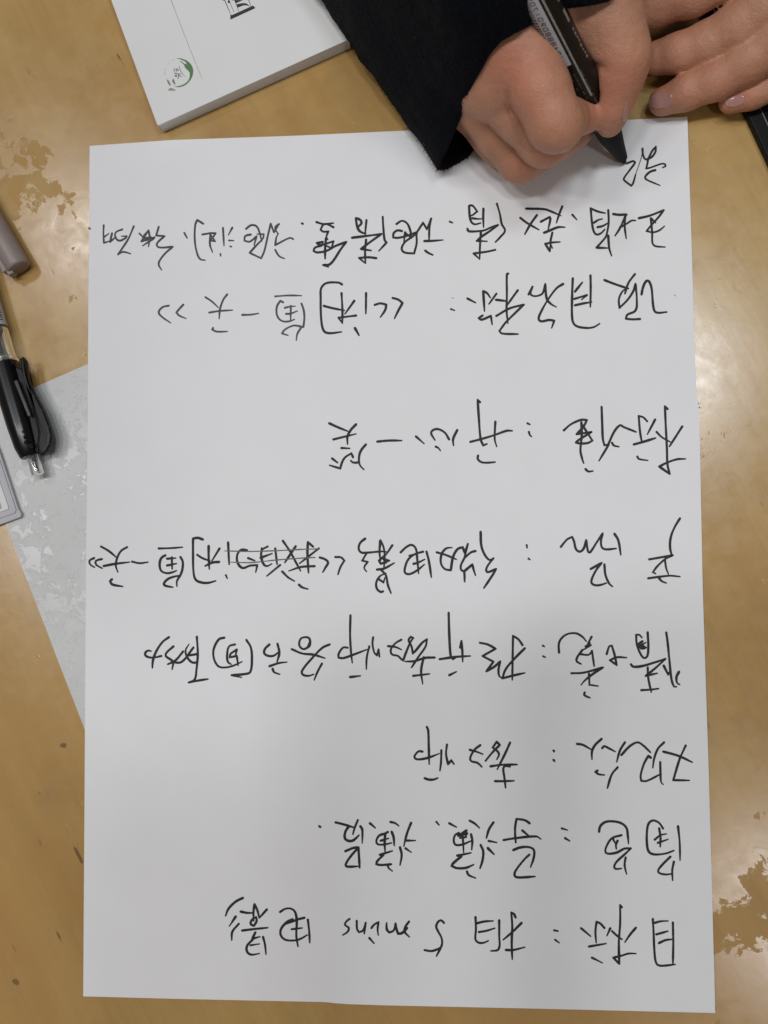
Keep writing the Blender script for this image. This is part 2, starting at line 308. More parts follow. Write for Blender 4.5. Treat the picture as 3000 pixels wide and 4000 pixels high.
# ------------------------------------------------------------------ handwriting (traced pen strokes)
# (line name, label, default ink, [(x0, y0, scale, 'characters')]) ; characters split by |, strokes by ;
WRITING = [
('line of handwriting', 'unfinished character being written under the marker tip', 'ink', 8.0, [
 (2400,540,5.925,"285,585 380,545 440,530 480,560 440,625 330,770 215,940 240,985 390,1100 430,1050 490,840 ; 490,840 560,640 635,400 650,250 ~ ; 650,240 660,370 700,470 750,490 800,440 870,300 960,195 950,310 870,430 780,490 770,560 735,700 800,690 1000,620 1100,590 1170,600 1180,650 1115,680 ; 950,738 850,765 760,830 710,910 750,960 1050,1090"),
]),
('line of handwriting', 'line of dense characters just below the writing hand', 'ink', 8.6, [
 (1930,780,2,"1130,145 1215,125 1325,82 1290,130 1215,215 1192,245 1240,255 1290,240 1330,208 ; 1225,145 1235,260 1238,340 1258,362 1335,370 ; 1225,145 1262,180 | 930,112 975,118 1035,115 1015,150 985,220 945,282 ; 1025,115 1020,200 1032,302 ; 985,215 1040,185 1075,163 1105,163 ; 755,68 765,180 778,245 800,272 835,262 865,232 ; 755,68 810,92 868,105 ; 780,180 815,158 845,150 ; 808,215 850,205 885,185 ; 892,82 895,180 880,270 870,295 800,375 890,378 ; 892,280 900,380 918,438 | 612,118 645,155 | 250,70 395,75 460,98 520,125 ; 533,52 510,110 487,180 ; 205,142 255,180 350,235 ; 335,120 285,190 240,270 ; 365,172 435,135 440,150 420,245 ; 390,258 425,245 500,215 553,215 ; 455,258 440,340 455,378 ; 400,345 450,335 515,330 ; 400,345 435,402 440,350"),
 (1130,780,2,"1622,32 1645,110 1660,190 1685,242 1650,290 1610,332 ; 1405,48 1408,110 1420,170 1448,192 1495,182 ; 1405,48 1430,45 1468,92 1435,118 1422,125 ; 1430,145 1470,150 1500,150 ; 1517,70 1515,140 1518,215 ; 1392,228 1400,245 1440,248 1520,240 1580,215 1630,198 1560,250 1500,290 1465,322 1545,325 ; 1497,250 1490,360 1487,465 ; 1608,392 1550,405 1440,420 1485,462 | 1255,172 1275,180 ! 1055,323 1110,322 1200,315 ; 1108,148 1095,220 1092,320 ; 1108,150 1075,230 1045,180 1010,235 995,260 995,340 975,420 900,412 878,385 900,335 960,290 1000,260 ; 838,190 880,165 920,185 945,240 955,300 ; 880,245 845,240 815,262 812,295 850,298 925,280 995,252 ; 905,255 895,335 ; 905,258 935,285 955,300 ; 1062,398 1085,415 1122,432 | 730,135 735,220 745,315 760,335 700,400 ; 520,145 528,200 545,240 575,260 598,262 ; 520,145 550,155 565,180 535,220 545,240 ; 603,160 595,240 592,275 ; 490,297 590,285 720,268 640,325 560,385 640,397 ; 600,312 592,400 595,497 ; 680,457 620,450 545,455 592,495 | 212,175 265,190 345,183 ; 345,215 290,190 262,200 245,235 265,250 305,248 290,290 300,310 ; 287,300 280,380 280,462 ; 262,330 215,338 240,355 345,325 330,380 260,345 ; 250,360 200,375 190,400 215,412 290,400 360,362 445,330 400,390 345,475 310,508 265,510 305,525 | 100,186 104,188"),
 (330,780,2,"1630,308 1605,298 1490,355 1500,290 1515,265 ; 1520,190 1490,220 1510,265 ; 1455,188 1480,255 1520,190 ; 1455,188 1435,270 1405,400 1380,458 1290,415 1340,360 1395,300 1400,270 1350,268 ; 1262,228 1300,200 1340,205 1362,240 1385,325 ; 1300,272 1255,285 1250,320 1290,328 1345,285 1325,355 ; 1490,392 1520,440 1562,460 | 1082,220 1090,360 ; 1155,218 1125,275 ; 1130,318 1165,320 ; 1140,365 1150,368 ; 1062,425 1064,440 | 928,188 880,158 865,200 862,320 880,420 905,465 942,473 ; 920,272 985,262 1025,262 985,320 1020,325 990,280 ; 985,262 980,350 1000,410 | 780,260 802,300 | 580,212 560,280 625,285 565,345 580,372 690,368 630,420 585,480 580,510 602,548 ; 430,265 455,290 500,240 445,325 550,290 ; 445,325 545,300 455,360 ; 500,240 510,300 500,365 ; 470,300 520,290 | 385,208 340,310 262,428 300,408 360,422 ; 150,200 148,270 152,338 192,325 ; 155,290 190,265 ; 215,262 200,330 245,290 ; 295,232 245,255 240,290 270,320 320,300 330,285 290,285 | 38,224 42,227"),
]),
('line of handwriting', 'line with angle bracketed title ending in one day', 'ink', 8.8, [
 (1930,1050,2,"1408,204 1418,213 | 1152,200 1165,140 1190,95 1210,98 1230,150 1245,300 1265,340 1350,338 ; 1140,392 1080,395 1030,390 1040,360 1105,325 1115,240 1105,118 1090,170 1045,240 980,305 975,240 1000,180 1030,155 ; 862,88 940,118 1050,155 ; 1100,42 1050,110 1022,195 | 615,75 610,200 612,400 640,445 720,462 780,455 825,428 ; 753,52 755,150 752,298 ; 632,178 690,105 ; 628,235 725,205 685,240 ; 632,285 700,270 762,260 | 270,200 300,140 285,195 305,212 345,210 380,190 400,120 412,235 445,275 485,298 ; 540,118 490,150 425,235 370,330 348,390 365,410 430,400 470,405 450,462 | 110,38 100,42 100,200 98,330 108,425 ; 185,168 140,230 105,280 ; 15,242 98,252 ; 18,368 120,310 232,280 160,350 90,420 42,485 60,505 188,510 ; -85,175 -75,330 ; -85,175 -55,190 -30,225 ; 18,195 -40,275 ; -90,365 -120,385 -100,398 -25,368 -15,435"),
 (1130,1050,2,"1392,232 1455,265 ; 1272,225 1285,232 ; 1265,315 1290,325 | 808,228 850,240 885,268 850,330 822,388 ! 668,282 710,270 758,280 750,320 712,378 | 600,190 598,350 ; 412,122 385,108 290,112 250,150 245,220 250,400 270,485 310,503 408,493 ; 408,190 415,320 415,425 ; 270,290 340,308 430,325 ; 508,250 435,352 ; 522,365 385,382 415,425 ; 512,462 545,520"),
 (330,1050,2,"1490,215 1600,208 1695,210 ; 1695,272 1712,320 1718,380 1710,455 1640,443 1600,455 1560,480 1543,505 1590,520 ; 1695,455 1662,510 1655,558 ; 1552,262 1530,250 1505,290 1500,340 1515,385 1550,410 1600,410 1640,395 ; 1565,305 1605,295 1645,292 ; 1575,352 1610,350 1662,330 ; 1612,290 1610,400 | 1232,360 1300,358 1360,348 | 945,222 995,255 1045,302 ; 1115,200 1085,240 1060,310 1052,390 ; 975,342 1050,330 1155,323 ; 1005,462 998,475 1030,490 1115,490 | 772,280 735,320 718,342 740,365 792,388 ; 658,288 610,300 580,340 605,375 672,422"),
]),
('line of handwriting', 'short line of large characters above the middle of the sheet', 'ink', 9.0, [
 (1930,1550,2,"1355,95 1335,75 1340,200 1350,400 1355,530 1372,602 1290,545 1350,515 1430,488 1495,485 ; 1470,232 1370,388 ; 1270,275 1310,315 1375,352 ; 1258,178 1198,292 ; 1195,190 1165,160 1130,150 1140,270 1155,358 ; 1092,372 1155,355 1262,322 ; 1120,468 1130,485 1200,497 | 840,80 845,220 850,330 862,378 895,375 820,500 ; 895,365 940,270 985,222 1010,235 1110,275 ; 922,360 935,380 975,390 ; 545,262 600,215 680,180 725,182 700,230 645,292 760,275 650,345 640,358 680,365 735,360 768,342 680,205 ; 682,200 685,300 675,420 690,490 700,518 ; 715,565 735,583 772,580 | 262,208 280,216 ; 272,275 280,300 292,310"),
 (1130,1550,2,"1490,42 1472,25 1480,150 1495,330 1515,380 1545,368 ; 1610,195 1605,330 1620,388 ; 1415,352 1500,330 1600,300 1700,265 1742,266 ; 1475,460 1472,485 1500,510 1545,515 1608,510 | 1312,260 1280,330 1283,380 ; 1248,332 1215,280 1160,252 1120,262 1108,285 1138,338 ; 1145,390 1165,400 1180,420 ; 990,310 1052,365 | 688,350 780,342 878,342 | 312,207 380,238 455,268 ; 522,215 480,260 455,310 455,370 ; 345,333 430,312 520,290 ; 408,400 472,403 ; 598,373 560,420 545,470 550,530 582,568 ; 545,510 520,515 495,512 480,498 ; 498,472 485,442 440,470 415,505 398,560 315,535 ; 335,482 378,515"),
]),
('line of handwriting', 'line with a struck out word and angle brackets', 'ink', 8.8, [
 (1930,2010,2,"1452,30 1410,100 1380,180 1375,260 1390,325 ; 1212,350 1300,335 1395,318 1340,345 1270,410 1242,450 1262,462 ; 1335,355 1345,420 1362,465 ; 1205,498 1300,485 1380,478 1452,485 ; 1285,492 1310,520 1345,535 | 940,150 970,200 990,315 ; 522,252 570,195 610,175 625,210 640,270 670,290 700,265 720,200 735,290 750,295 800,220 848,148 835,210 845,260 880,272 955,265 ; 755,425 840,378 800,430 765,500 762,535 790,552 830,550 878,535 ; 862,390 870,470 900,540 925,562 | 255,240 258,260 ; 270,345 280,352"),
 (1130,2040,2,"1495,75 1500,180 1525,250 1565,295 1595,282 1550,340 1538,375 1550,390 1615,365 1590,410 1520,515 ; 1455,225 1420,235 1368,280 1395,170 1370,240 1355,195 1315,210 1280,270 1262,375 1215,365 1185,320 1190,250 1225,205 1270,198 ; 1152,235 1220,255 1305,290 ; 1368,280 1340,340 1345,375 1365,385 1370,465 ; 1365,385 1430,330 1440,370 1455,415 | 1072,230 1090,300 1110,430 ; 870,235 920,190 960,178 990,210 1000,290 1010,400 ; 1045,230 980,250 930,290 905,350 905,395 940,405 1000,375 1055,330 ; 940,262 990,250 ; 970,325 1000,318 1058,290 | 593,128 555,160 542,205 560,235 600,238 725,228 760,232 ; 605,240 570,300 612,310 585,355 603,385 ; 712,142 705,230 712,300 ; 712,142 735,190 745,255 740,350 ; 805,180 755,255 ; 745,262 700,300 715,325 780,300 735,285 755,320 ; 685,370 740,362 820,318 ; 715,370 755,415 770,490 795,555 ; 732,540 715,545 685,520 680,470 710,420 755,400 ; 700,445 735,470 750,430 | 238,275 280,290 303,315 285,350 262,390 ; 360,272 405,275 430,300 400,350 380,408"),
 (330,2060,2,"1550,105 1610,195 1650,270 1688,340 ; 1650,148 1605,215 1565,275 ; 1785,150 1745,115 1742,210 1750,355 ; 1830,165 1680,282 ; 1675,448 1700,468 1745,482 ; 1545,345 1590,390 1640,420 ; 1798,303 1690,310 1598,340 | 1490,165 1505,290 ; 1528,295 1425,380 ; 1430,150 1385,180 1385,250 1405,295 1430,302 1462,285 ; 1375,238 1465,205 ; 1385,165 1380,240 | 1270,180 1225,175 1195,210 1192,260 1210,300 1240,318 1290,300 1350,295 1338,350 ; 1278,240 1330,260 | 1830,168 1700,172 1500,182 1300,188 1095,184 ; 1800,235 1700,240 1500,255 1300,275 1135,272 ! 1122,118 1130,290 ; 1105,375 1115,398 | 925,95 885,82 848,88 848,200 852,350 870,410 920,432 970,433 1025,418 ; 970,145 970,230 975,325 ; 882,215 920,240 980,262 ; 1055,165 995,262 ; 1052,270 1000,275 942,302 | 580,165 680,162 765,155 ; 632,218 600,240 587,290 600,340 645,358 690,350 718,338 ; 645,245 712,240 ; 645,298 718,283 ; 682,235 685,325 ; 750,232 768,270 762,340 745,380 722,420 722,460 ; 748,378 700,385 650,405 620,440 630,455 690,468 | 372,268 430,280 495,272 | 130,150 190,185 250,235 ; 332,155 285,185 255,240 245,300 260,348 ; 150,302 240,285 350,272 ; 215,405 200,420 215,445 298,462 | 135,248 90,262 90,290 138,320 ; 75,240 40,260 45,290 78,312"),
]),
('line of handwriting', 'long line of characters across the lower middle of the sheet', 'ink', 8.8, [
 (1930,2380,2,"1345,182 1355,250 1370,400 1385,540 1405,602 1425,605 ; 1325,440 1345,480 1360,510 1370,490 ; 1445,488 1425,530 1430,575 1450,588 ; 1200,180 1205,300 1195,370 1170,380 1140,340 1115,270 1110,200 1135,200 1155,222 ; 1160,250 1130,270 1150,305 1185,300 1150,280 1185,260 ; 1070,430 1085,448 1150,445 1240,420 1338,388 1260,460 1185,520 1275,500 ; 1200,455 1205,540 1228,648 ; 1150,632 1220,628 1285,620 | 880,350 900,290 920,285 940,350 958,435 905,398 960,375 1035,378 | 508,338 505,280 520,235 570,195 640,188 690,215 720,250 ; 762,215 735,265 755,280 700,315 ; 690,318 650,375 645,405 680,428 ; 672,350 740,355 765,325 782,445 ; 715,290 750,262 ; 605,500 700,495 850,455 780,500 710,555 680,590 ; 742,505 745,590 812,600 ; 708,650 705,670 750,692 | 382,285 393,292 ; 385,368 400,375 | 222,280 190,235 148,208 145,380 142,552 ; 240,305 160,385 90,470 65,540 140,520 240,497 ; -110,262 -50,275 12,308 -90,365 -5,410 -60,485 0,450 48,408 35,470 40,520 65,540"),
 (1130,2380,2,"1245,28 1250,200 1262,370 1280,390 1298,380 ; 1335,300 1345,248 1352,330 1355,410 ; 1175,390 1300,372 1415,365 ; 1250,515 1305,488 | 1135,377 1060,380 980,405 905,408 ; 1050,375 1030,480 1042,582 ; 968,520 1095,505 ; 875,238 830,265 795,310 800,350 850,365 870,385 890,400 915,330 950,250 968,225 950,215 932,240 955,290 965,345 990,320 1040,260 1075,235 1065,290 1010,370 955,455 ; 772,288 830,295 875,315 | 478,48 475,200 482,330 492,418 ; 455,300 420,300 385,350 385,378 420,382 500,355 605,315 ; 625,290 605,380 602,468 ; 655,220 650,270 665,340 685,360 697,315 705,372 ; 475,530 555,520 | 315,275 260,300 180,380 100,480 105,510 150,520 190,508 ; 255,425 220,490 195,552 ; 20,312 100,345 190,355 278,382 ; 160,260 140,300 105,310 78,280 90,230 130,218 158,230 158,285 125,312"),
 (330,2380,2,"1445,275 1410,310 1405,345 1440,365 1480,362 1515,335 ; 1508,270 1522,340 1505,410 ; 1445,445 1520,420 1580,413 ; 1470,465 1480,490 1525,508 | 1265,240 1300,300 1308,400 1295,490 1260,505 1150,515 1225,532 ; 1092,222 1050,235 1010,310 1010,380 1040,440 1080,455 1150,445 1230,410 ; 1175,275 1130,290 1115,350 1120,410 1145,430 ; 1190,315 1140,350 1135,375 1190,365 1200,438 ; 1190,315 1180,360 | 878,215 885,350 875,470 860,550 815,572 900,555 965,545 ; 880,350 850,355 805,362 850,295 ; 878,415 840,415 800,370 790,320 815,275 ; 850,300 760,410 690,412 670,390 ; 695,290 640,340 635,365 690,410 685,468 ; 770,330 710,400 650,430 | 660,218 610,255 560,330 535,400 530,458 ; 600,365 530,378 480,365 475,340 500,322 520,328"),
]),
('line of handwriting', 'short line of four characters in the lower half', 'ink', 9.0, [
 (1930,2820,2,"1322,232 1440,265 1548,315 ; 1497,185 1450,290 1400,455 1525,457 ; 1328,160 1280,210 1250,290 1240,358 ; 995,258 1060,190 1120,160 1160,180 1222,238 ; 1225,280 1205,265 1170,330 1145,420 1150,460 1190,462 1300,408 ; 1298,315 1300,400 1305,470 1320,488 | 1022,160 985,220 958,312 ; 845,205 860,190 895,205 945,232 ; 965,355 920,410 885,518 ; 840,133 790,180 765,230 765,292 ; 648,172 690,178 758,215 ; 808,380 792,390 815,408 862,415 | 465,225 467,228 ; 465,298 470,304"),
 (1530,2820,2,"925,162 885,250 825,370 ; 735,302 790,235 845,180 820,155 790,200 838,248 822,292 ; 772,347 860,335 980,333 ; 922,348 885,345 872,365 880,430 890,515 ; 808,463 880,463 955,460 ; 692,182 650,215 615,275 620,305 670,320 705,352 ; 610,218 660,232 712,252 | 275,40 285,65 290,200 293,330 ; 240,232 210,230 178,270 190,290 240,290 300,275 370,248 ; 388,222 385,320 377,382 ; 432,178 425,250 440,330 465,300 487,330 ; 258,440 285,450 330,450 360,438"),
]),
('line of handwriting', 'second line from the bottom edge, ending in a dot', 'ink', 9.0, [
 (1930,3180,2,"1437,95 1450,220 1453,360 ; 1320,112 1290,70 1245,50 1210,70 1195,130 1195,240 1210,295 1250,315 1340,308 1405,285 ; 1290,112 1300,180 1298,255 ; 1255,200 1300,165 1345,155 ; 1280,225 1358,198 ; 1378,333 1320,390 1282,440 1290,460 1340,472 1385,468 ; 1405,372 1392,440 1395,518 | 820,138 830,95 870,62 940,58 1000,75 1035,110 1045,170 1050,230 ; 995,165 920,190 875,260 872,300 900,310 960,300 1020,270 1068,268 1020,315 960,370 938,410 950,428 995,425 ; 965,208 952,240 955,272 ; 928,192 945,225 ; 1028,340 1020,400 1035,468 | 530,112 572,125 ; 555,188 590,210 | 278,72 240,48 175,38 165,100 165,170 170,225 ; 220,128 280,178 ; 75,203 170,188 330,175 365,195 ; 150,282 200,262 270,258 310,280 310,340 285,415 ; 275,318 240,350 170,440 160,480 185,495 320,488"),
 (1130,3180,2,"1595,65 1560,120 1540,188 ; 1558,210 1620,222 ; 1550,265 1600,315 ; 1495,242 1515,290 1510,360 1490,425 ; 1410,52 1450,75 1485,108 ; 1250,72 1305,102 ; 1325,148 1295,165 1285,210 1300,240 1350,238 1420,210 ; 1420,158 1430,210 1425,278 ; 1385,128 1320,170 1390,150 1370,185 ; 1335,185 1385,180 ; 1352,150 1358,220 1362,298 ; 1312,325 1420,303 ; 1345,330 1280,385 1268,405 1310,422 1380,420 1440,395 ; 1388,448 1400,475 1455,500 | 1150,62 1170,85 | 952,68 920,150 895,250 ; 920,207 985,207 ; 908,268 952,298 ; 865,260 878,320 865,398 ; 790,62 825,70 855,92 ; 630,72 672,108 ; 735,155 700,170 680,210 690,235 740,238 800,225 ; 800,138 815,180 820,245 ; 770,140 725,165 ; 715,208 775,190 ; 750,150 745,220 748,292 ; 708,318 805,288 ; 735,320 685,370 680,392 715,398 795,392 770,395 775,420 805,445 | 362,65 430,82 505,105 ; 535,48 510,110 497,158 ; 465,95 438,140 435,190 465,210 500,205 545,165 ; 555,95 570,120 570,225 ; 438,290 500,265 540,260 550,420 ; 540,262 480,330 440,395 450,410 545,408 | 235,95 242,100"),
]),
('line of handwriting', 'line nearest the bottom edge with the word mins', 'ink', 8.8, [
 (1930,3480,2,"1240,220 1245,300 1255,500 1270,570 1300,585 1415,575 ; 1255,250 1300,238 1358,235 ; 1268,340 1358,315 ; 1288,408 1340,385 1400,378 ; 1397,248 1400,400 1397,570 | 998,128 985,112 985,250 975,400 978,570 932,522 1000,505 1050,490 1108,490 ; 1108,288 1060,345 1022,402 ; 922,315 960,350 1000,380 ; 908,292 882,350 ; 862,290 830,255 800,242 792,320 798,405 ; 742,435 800,425 875,412 ; 680,292 755,355 ; 765,522 845,562 | 470,308 500,315 ; 478,383 508,405 | 168,208 155,180 135,170 142,280 138,400 142,535 ; 215,250 150,315 72,382 ; 92,462 150,462 240,440 ; 40,230 40,350 35,455 -25,470 ; -145,205 -142,300 -145,380 -120,405 -80,405 -45,390 ; -140,255 -80,240 -8,235 ; -118,322 -60,312 5,292"),
 (1130,3480,2,"1208,250 1185,230 1160,245 1148,280 1165,320 1190,370 1192,420 1150,510 ; 1058,463 1110,470 1160,455 1195,430 | 935,240 905,285 902,320 938,360 ; 920,290 880,330 850,335 838,300 830,255 815,310 780,325 762,300 760,250 | 642,290 665,262 697,245 690,300 695,345 ; 625,368 662,410 | 527,235 530,300 545,322 575,310 597,250 590,300 585,335 | 470,220 445,240 435,265 465,290 455,320 418,345"),
 (730,3480,2,"945,225 955,310 960,405 ; 728,165 770,140 815,140 845,165 858,230 855,350 868,435 ; 918,210 860,225 780,258 ; 825,222 780,245 735,300 735,350 770,382 830,388 880,378 940,345 ; 820,300 900,290 | 438,55 380,85 325,140 302,195 ; 382,200 332,275 ; 405,258 355,320 350,385 ; 420,162 470,172 520,172 ; 528,105 520,170 522,235 ; 528,105 550,150 565,210 ; 625,145 565,212 ; 520,215 500,240 500,262 525,272 545,235 540,205 510,225 ; 432,310 530,298 632,288 ; 535,325 510,375 570,358 ; 515,380 470,430 470,475 500,498 565,490 ; 498,425 565,415 ; 595,360 610,420 618,495"),
]),
]
# ------------------------------------------------------------------ table
TX = [P(-1200,-1100)[:2], P(4200,-1100)[:2], P(4200,5200)[:2], P(-1200,5200)[:2]]
x0 = min(p[0] for p in TX)-.25; x1 = max(p[0] for p in TX)+.25; y0 = min(p[1] for p in TX)-.15; y1 = max(p[1] for p in TX)+.3
table = empty('table', ((x0+x1)/2, (y0+y1)/2, -.74))
tag(table, 'light wooden table with worn blotchy varnish under everything', 'table')
prism('table_top', [(x0,y0),(x1,y0),(x1,y1),(x0,y1)], -.028, 0, M['table'], table, .002)
for lx in (x0+.05, x1-.09):
    for ly in (y0+.05, y1-.09):
        prism('leg', [(lx,ly),(lx+.04,ly),(lx+.04,ly+.04),(lx,ly+.04)], -.74, -.0285, M['table'], table, .002)
floor_m = simple('floor_grey', (.16,.15,.14), .7, .1, 6)
fl = mesh_obj('floor', [(-2.5,-2.5,-.741),(2.5,-2.5,-.741),(2.5,2.5,-.741),(-2.5,2.5,-.741)], [(0,1,2,3)], floor_m); tag(fl, kind='structure')

# ------------------------------------------------------------------ sheets lying on the table
def sheet(name, px, z0, z1, mat, parent=None, wob=0, n=14):
    """thin sheet, px outline; edges subdivided and made very slightly uneven"""
    out = []
    for i,(a,b) in enumerate(zip(px, px[1:]+px[:1])):
        for k in range(n):
            t = k/n; u = a[0]+(b[0]-a[0])*t; v = a[1]+(b[1]-a[1])*t
            if wob and k: u += rng.randn()*wob; v += rng.randn()*wob
            out.append(Pm(u,v,z1)[:2])
    return prism(name, out, z0*.001, z1*.001, mat, parent)
ZP = .42                                                   # top of the written sheet, mm
film = sheet('plastic_film', [(-139,1632),(1361,980),(1920,2440),(424,3092)][:4], .03, .14, M['film'], wob=.5)
tag(film, 'glossy translucent film sheet sticking out from under the left edge of the written sheet', 'film sheet')
paper = empty('paper_sheet', P(1500,2200,.0003))
tag(paper, 'large white paper sheet covered with black upside down handwriting', 'paper')
top = [(350,570),(669,547),(1157,530),(1500,514),(2100,487),(2550,463),(2685,456)]
right = [(2700,900),(2713,1350),(2722,1560),(2729,1572),(2727,1580),(2731,1592),(2745,2300),(2768,3000),(2782,3500),(2794,3957)]
bottom = [(2100,3940),(1500,3927),(1318,3921),(1300,3915),(700,3902),(325,3892)]
left = [(331,3000),(335,2300),(343,1600),(345,1200),(349,800)]
def ZL(u, v):
    """height of the written sheet (mm): nearly flat, with a faint wave and lifted edges"""
    e = 0.
    e += 1.5*max(0, 1-math.hypot(u-2794, v-3957)/700)**2 + 1.0*max(0, 1-math.hypot(u-325, v-3892)/600)**2
    e += .9*max(0, 1-math.hypot(u-2685, v-456)/500)**2 + .8*max(0, 1-math.hypot(u-350, v-570)/500)**2
    e += .45*max(0, (u-2350)/400)**2*(.5+.5*math.sin(v/330.)) + .4*max(0, (700-u)/400)**2*(.5+.5*math.sin(v/290.+1)) + .5*max(0,(v-3600)/320)**2*(.5+.5*math.sin(u/260.))
    return ZP + e + .22*(noise.noise(Vector((u/900.,v/900.,3)))+.5)
def edge(pl, n_):
    C = np.array(pl, float); s_ = np.r_[0, np.cumsum(np.linalg.norm(np.diff(C,axis=0),axis=1))]; t = np.linspace(0, s_[-1], n_)
    return np.stack([np.interp(t, s_, C[:,k]) for k in range(2)],1)
NU, NV = 61, 85
eT = edge(top, NU); eB = edge(bottom[::-1], NU); eR = edge([top[-1]]+right, NV); eL = edge([top[0]]+left[::-1]+[bottom[-1]], NV)
eB[0] = bottom[-1]; eB[-1] = right[-1]
gv, gf = [], []
eB = edge([bottom[-1]]+bottom[::-1][1:]+[right[-1]], NU)
for j in range(NV):
    t = j/(NV-1)
    for i in range(NU):
        q = i/(NU-1)
        c = (1-t)*eT[i]+t*eB[i]+(1-q)*eL[j]+q*eR[j]-((1-q)*(1-t)*eT[0]+q*(1-t)*eT[-1]+(1-q)*t*eB[0]+q*t*eB[-1])
        gv.append(Pm(c[0],c[1],ZL(c[0],c[1])))
for j in range(NV-1):
    for i in range(NU-1):
        k = j*NU+i; gf.append((k, k+NU, k+NU+1, k+1))
sh = mesh_obj('sheet', gv, gf, M['paper'], paper, True)
md = sh.modifiers.new('thickness','SOLIDIFY'); md.thickness = .0001; md.offset = -1
es = sh.modifiers.new('sharp_rim','EDGE_SPLIT'); es.split_angle = math.radians(35)
ch = []
for (u,v,s) in ((2731,1573,7),(2736,1588,5),(2727,1596,4)):
    pts = [Pm(u+s*math.cos(a)*(.6+.6*random.random()), v+s*math.sin(a)*(.6+.8*random.random()), ZP)[:2] for a in np.linspace(0,6.28,8)[:-1]]
    ch.append(prism('torn_fibre', pts[::-1], (ZL(u,v)+.02)*.001, (ZL(u,v)+.35)*.001, M['chip'], paper))

# ---- handwriting
def catmull(pts, step=5.0):
    pts = [np.array(p,float) for p in pts]
    if len(pts) < 3:
        n = max(2,int(np.linalg.norm(pts[-1]-pts[0])/step)); return [pts[0]+(pts[-1]-pts[0])*t for t in np.linspace(0,1,n+1)]
    out = []
    def corner(i):
        if i <= 0 or i >= len(pts)-1: return True
        a = pts[i]-pts[i-1]; b = pts[i+1]-pts[i]
        c = a@b/(np.linalg.norm(a)*np.linalg.norm(b)+1e-9); return c < .25
    for i in range(len(pts)-1):
        p1, p2 = pts[i], pts[i+1]; L = np.linalg.norm(p2-p1)
        t1 = np.zeros(2) if corner(i) else (p2-pts[i-1]); t2 = np.zeros(2) if corner(i+1) else (pts[i+2]-p1)
        if corner(i): t1 = (p2-p1)
        else: t1 = t1/np.linalg.norm(t1)*L
        if corner(i+1): t2 = (p2-p1)
        else: t2 = t2/np.linalg.norm(t2)*L
        n = max(2, int(L/step))
        for k in range(n):
            t = k/n; h00=2*t**3-3*t**2+1; h10=t**3-2*t**2+t; h01=-2*t**3+3*t**2; h11=t**3-t**2
            out.append(h00*p1+h10*t1+h01*p2+h11*t2)
    out.append(pts[-1]); return out
zs = [0.]
ON_SHEET = [True]
def RP(u, v, z):
    return Pm(u, v, z-ZP+ZL(u,v)) if ON_SHEET[0] else Pm(u, v, z)
def ribbon(verts, faces, pl, wpx, zmm, seed, thin=False):
    pl = catmull(pl, 5.0); n = len(pl)
    if n < 3 or sum(np.linalg.norm(b-a) for a,b in zip(pl,pl[1:])) < wpx*.6:
        c = sum(pl)/n; base = len(verts)
        d_ = pl[-1]-pl[0]; L = np.linalg.norm(d_)+1e-6; d_ = d_/L; nn = np.array([-d_[1],d_[0]])
        for k in range(12):
            a = k*math.pi/6; q = c + d_*math.cos(a)*(L/2+wpx*.62) + nn*math.sin(a)*wpx*(.52+.08*math.sin(3*a+seed))
            verts.append(RP(q[0],q[1],zmm))
        faces.append(tuple(range(base,base+12))[::-1]); return
    T = []
    for i in range(n):
        a = pl[max(0,i-1)]; b = pl[min(n-1,i+1)]; t = b-a; T.append(t/(np.linalg.norm(t)+1e-9))
    base = len(verts); rows = []
    tot = n-1
    for i in range(n):
        t = T[i]; nn = np.array([-t[1],t[0]])
        wv = wpx*.5*(1+.30*noise.noise(Vector((i*.09,seed*3.1,0)))+.08*noise.noise(Vector((i*.6,seed,5))))
        if thin: wv *= .45
        else: wv *= 1.06 if i < 3 else 1.0
        if i > tot-5: wv *= 1-.07*(i-tot+5)
        l_ = pl[i]+nn*wv; r_ = pl[i]-nn*wv; z = zmm + .002*i/tot
        verts.append(RP(l_[0],l_[1],z)); verts.append(RP(r_[0],r_[1],z))
    for i in range(n-1):
        faces.append((base+2*i, base+2*i+1, base+2*i+3, base+2*i+2))
    for end in (0, n-1):                                   # round ends
        t = T[end]*(-1 if end == 0 else 1); nn = np.array([-t[1],t[0]]); b2 = len(verts)
        wv = wpx*.5*(.45 if thin else 1.0)*(1.04 if end == 0 else .68)
        for k in range(7):
            a = -math.pi/2 + math.pi*k/6; q = pl[end] + t*math.cos(a)*wv + nn*math.sin(a)*wv
            verts.append(RP(q[0],q[1],zmm+(.002 if end else 0)))
        faces.append(tuple(range(b2,b2+7)))
    # joints: discs at sharp corners so that turns stay full
    for i in range(1,n-1):
        if T[i-1]@T[i+1] < .6:
            b2 = len(verts); wv = wpx*.5*(.45 if thin else 1)
            for k in range(10):
                a = k*math.pi/5; verts.append(RP(pl[i][0]+wv*math.cos(a), pl[i][1]+wv*math.sin(a), zmm+.0035))
            faces.append(tuple(range(b2,b2+10)))
seed = 0
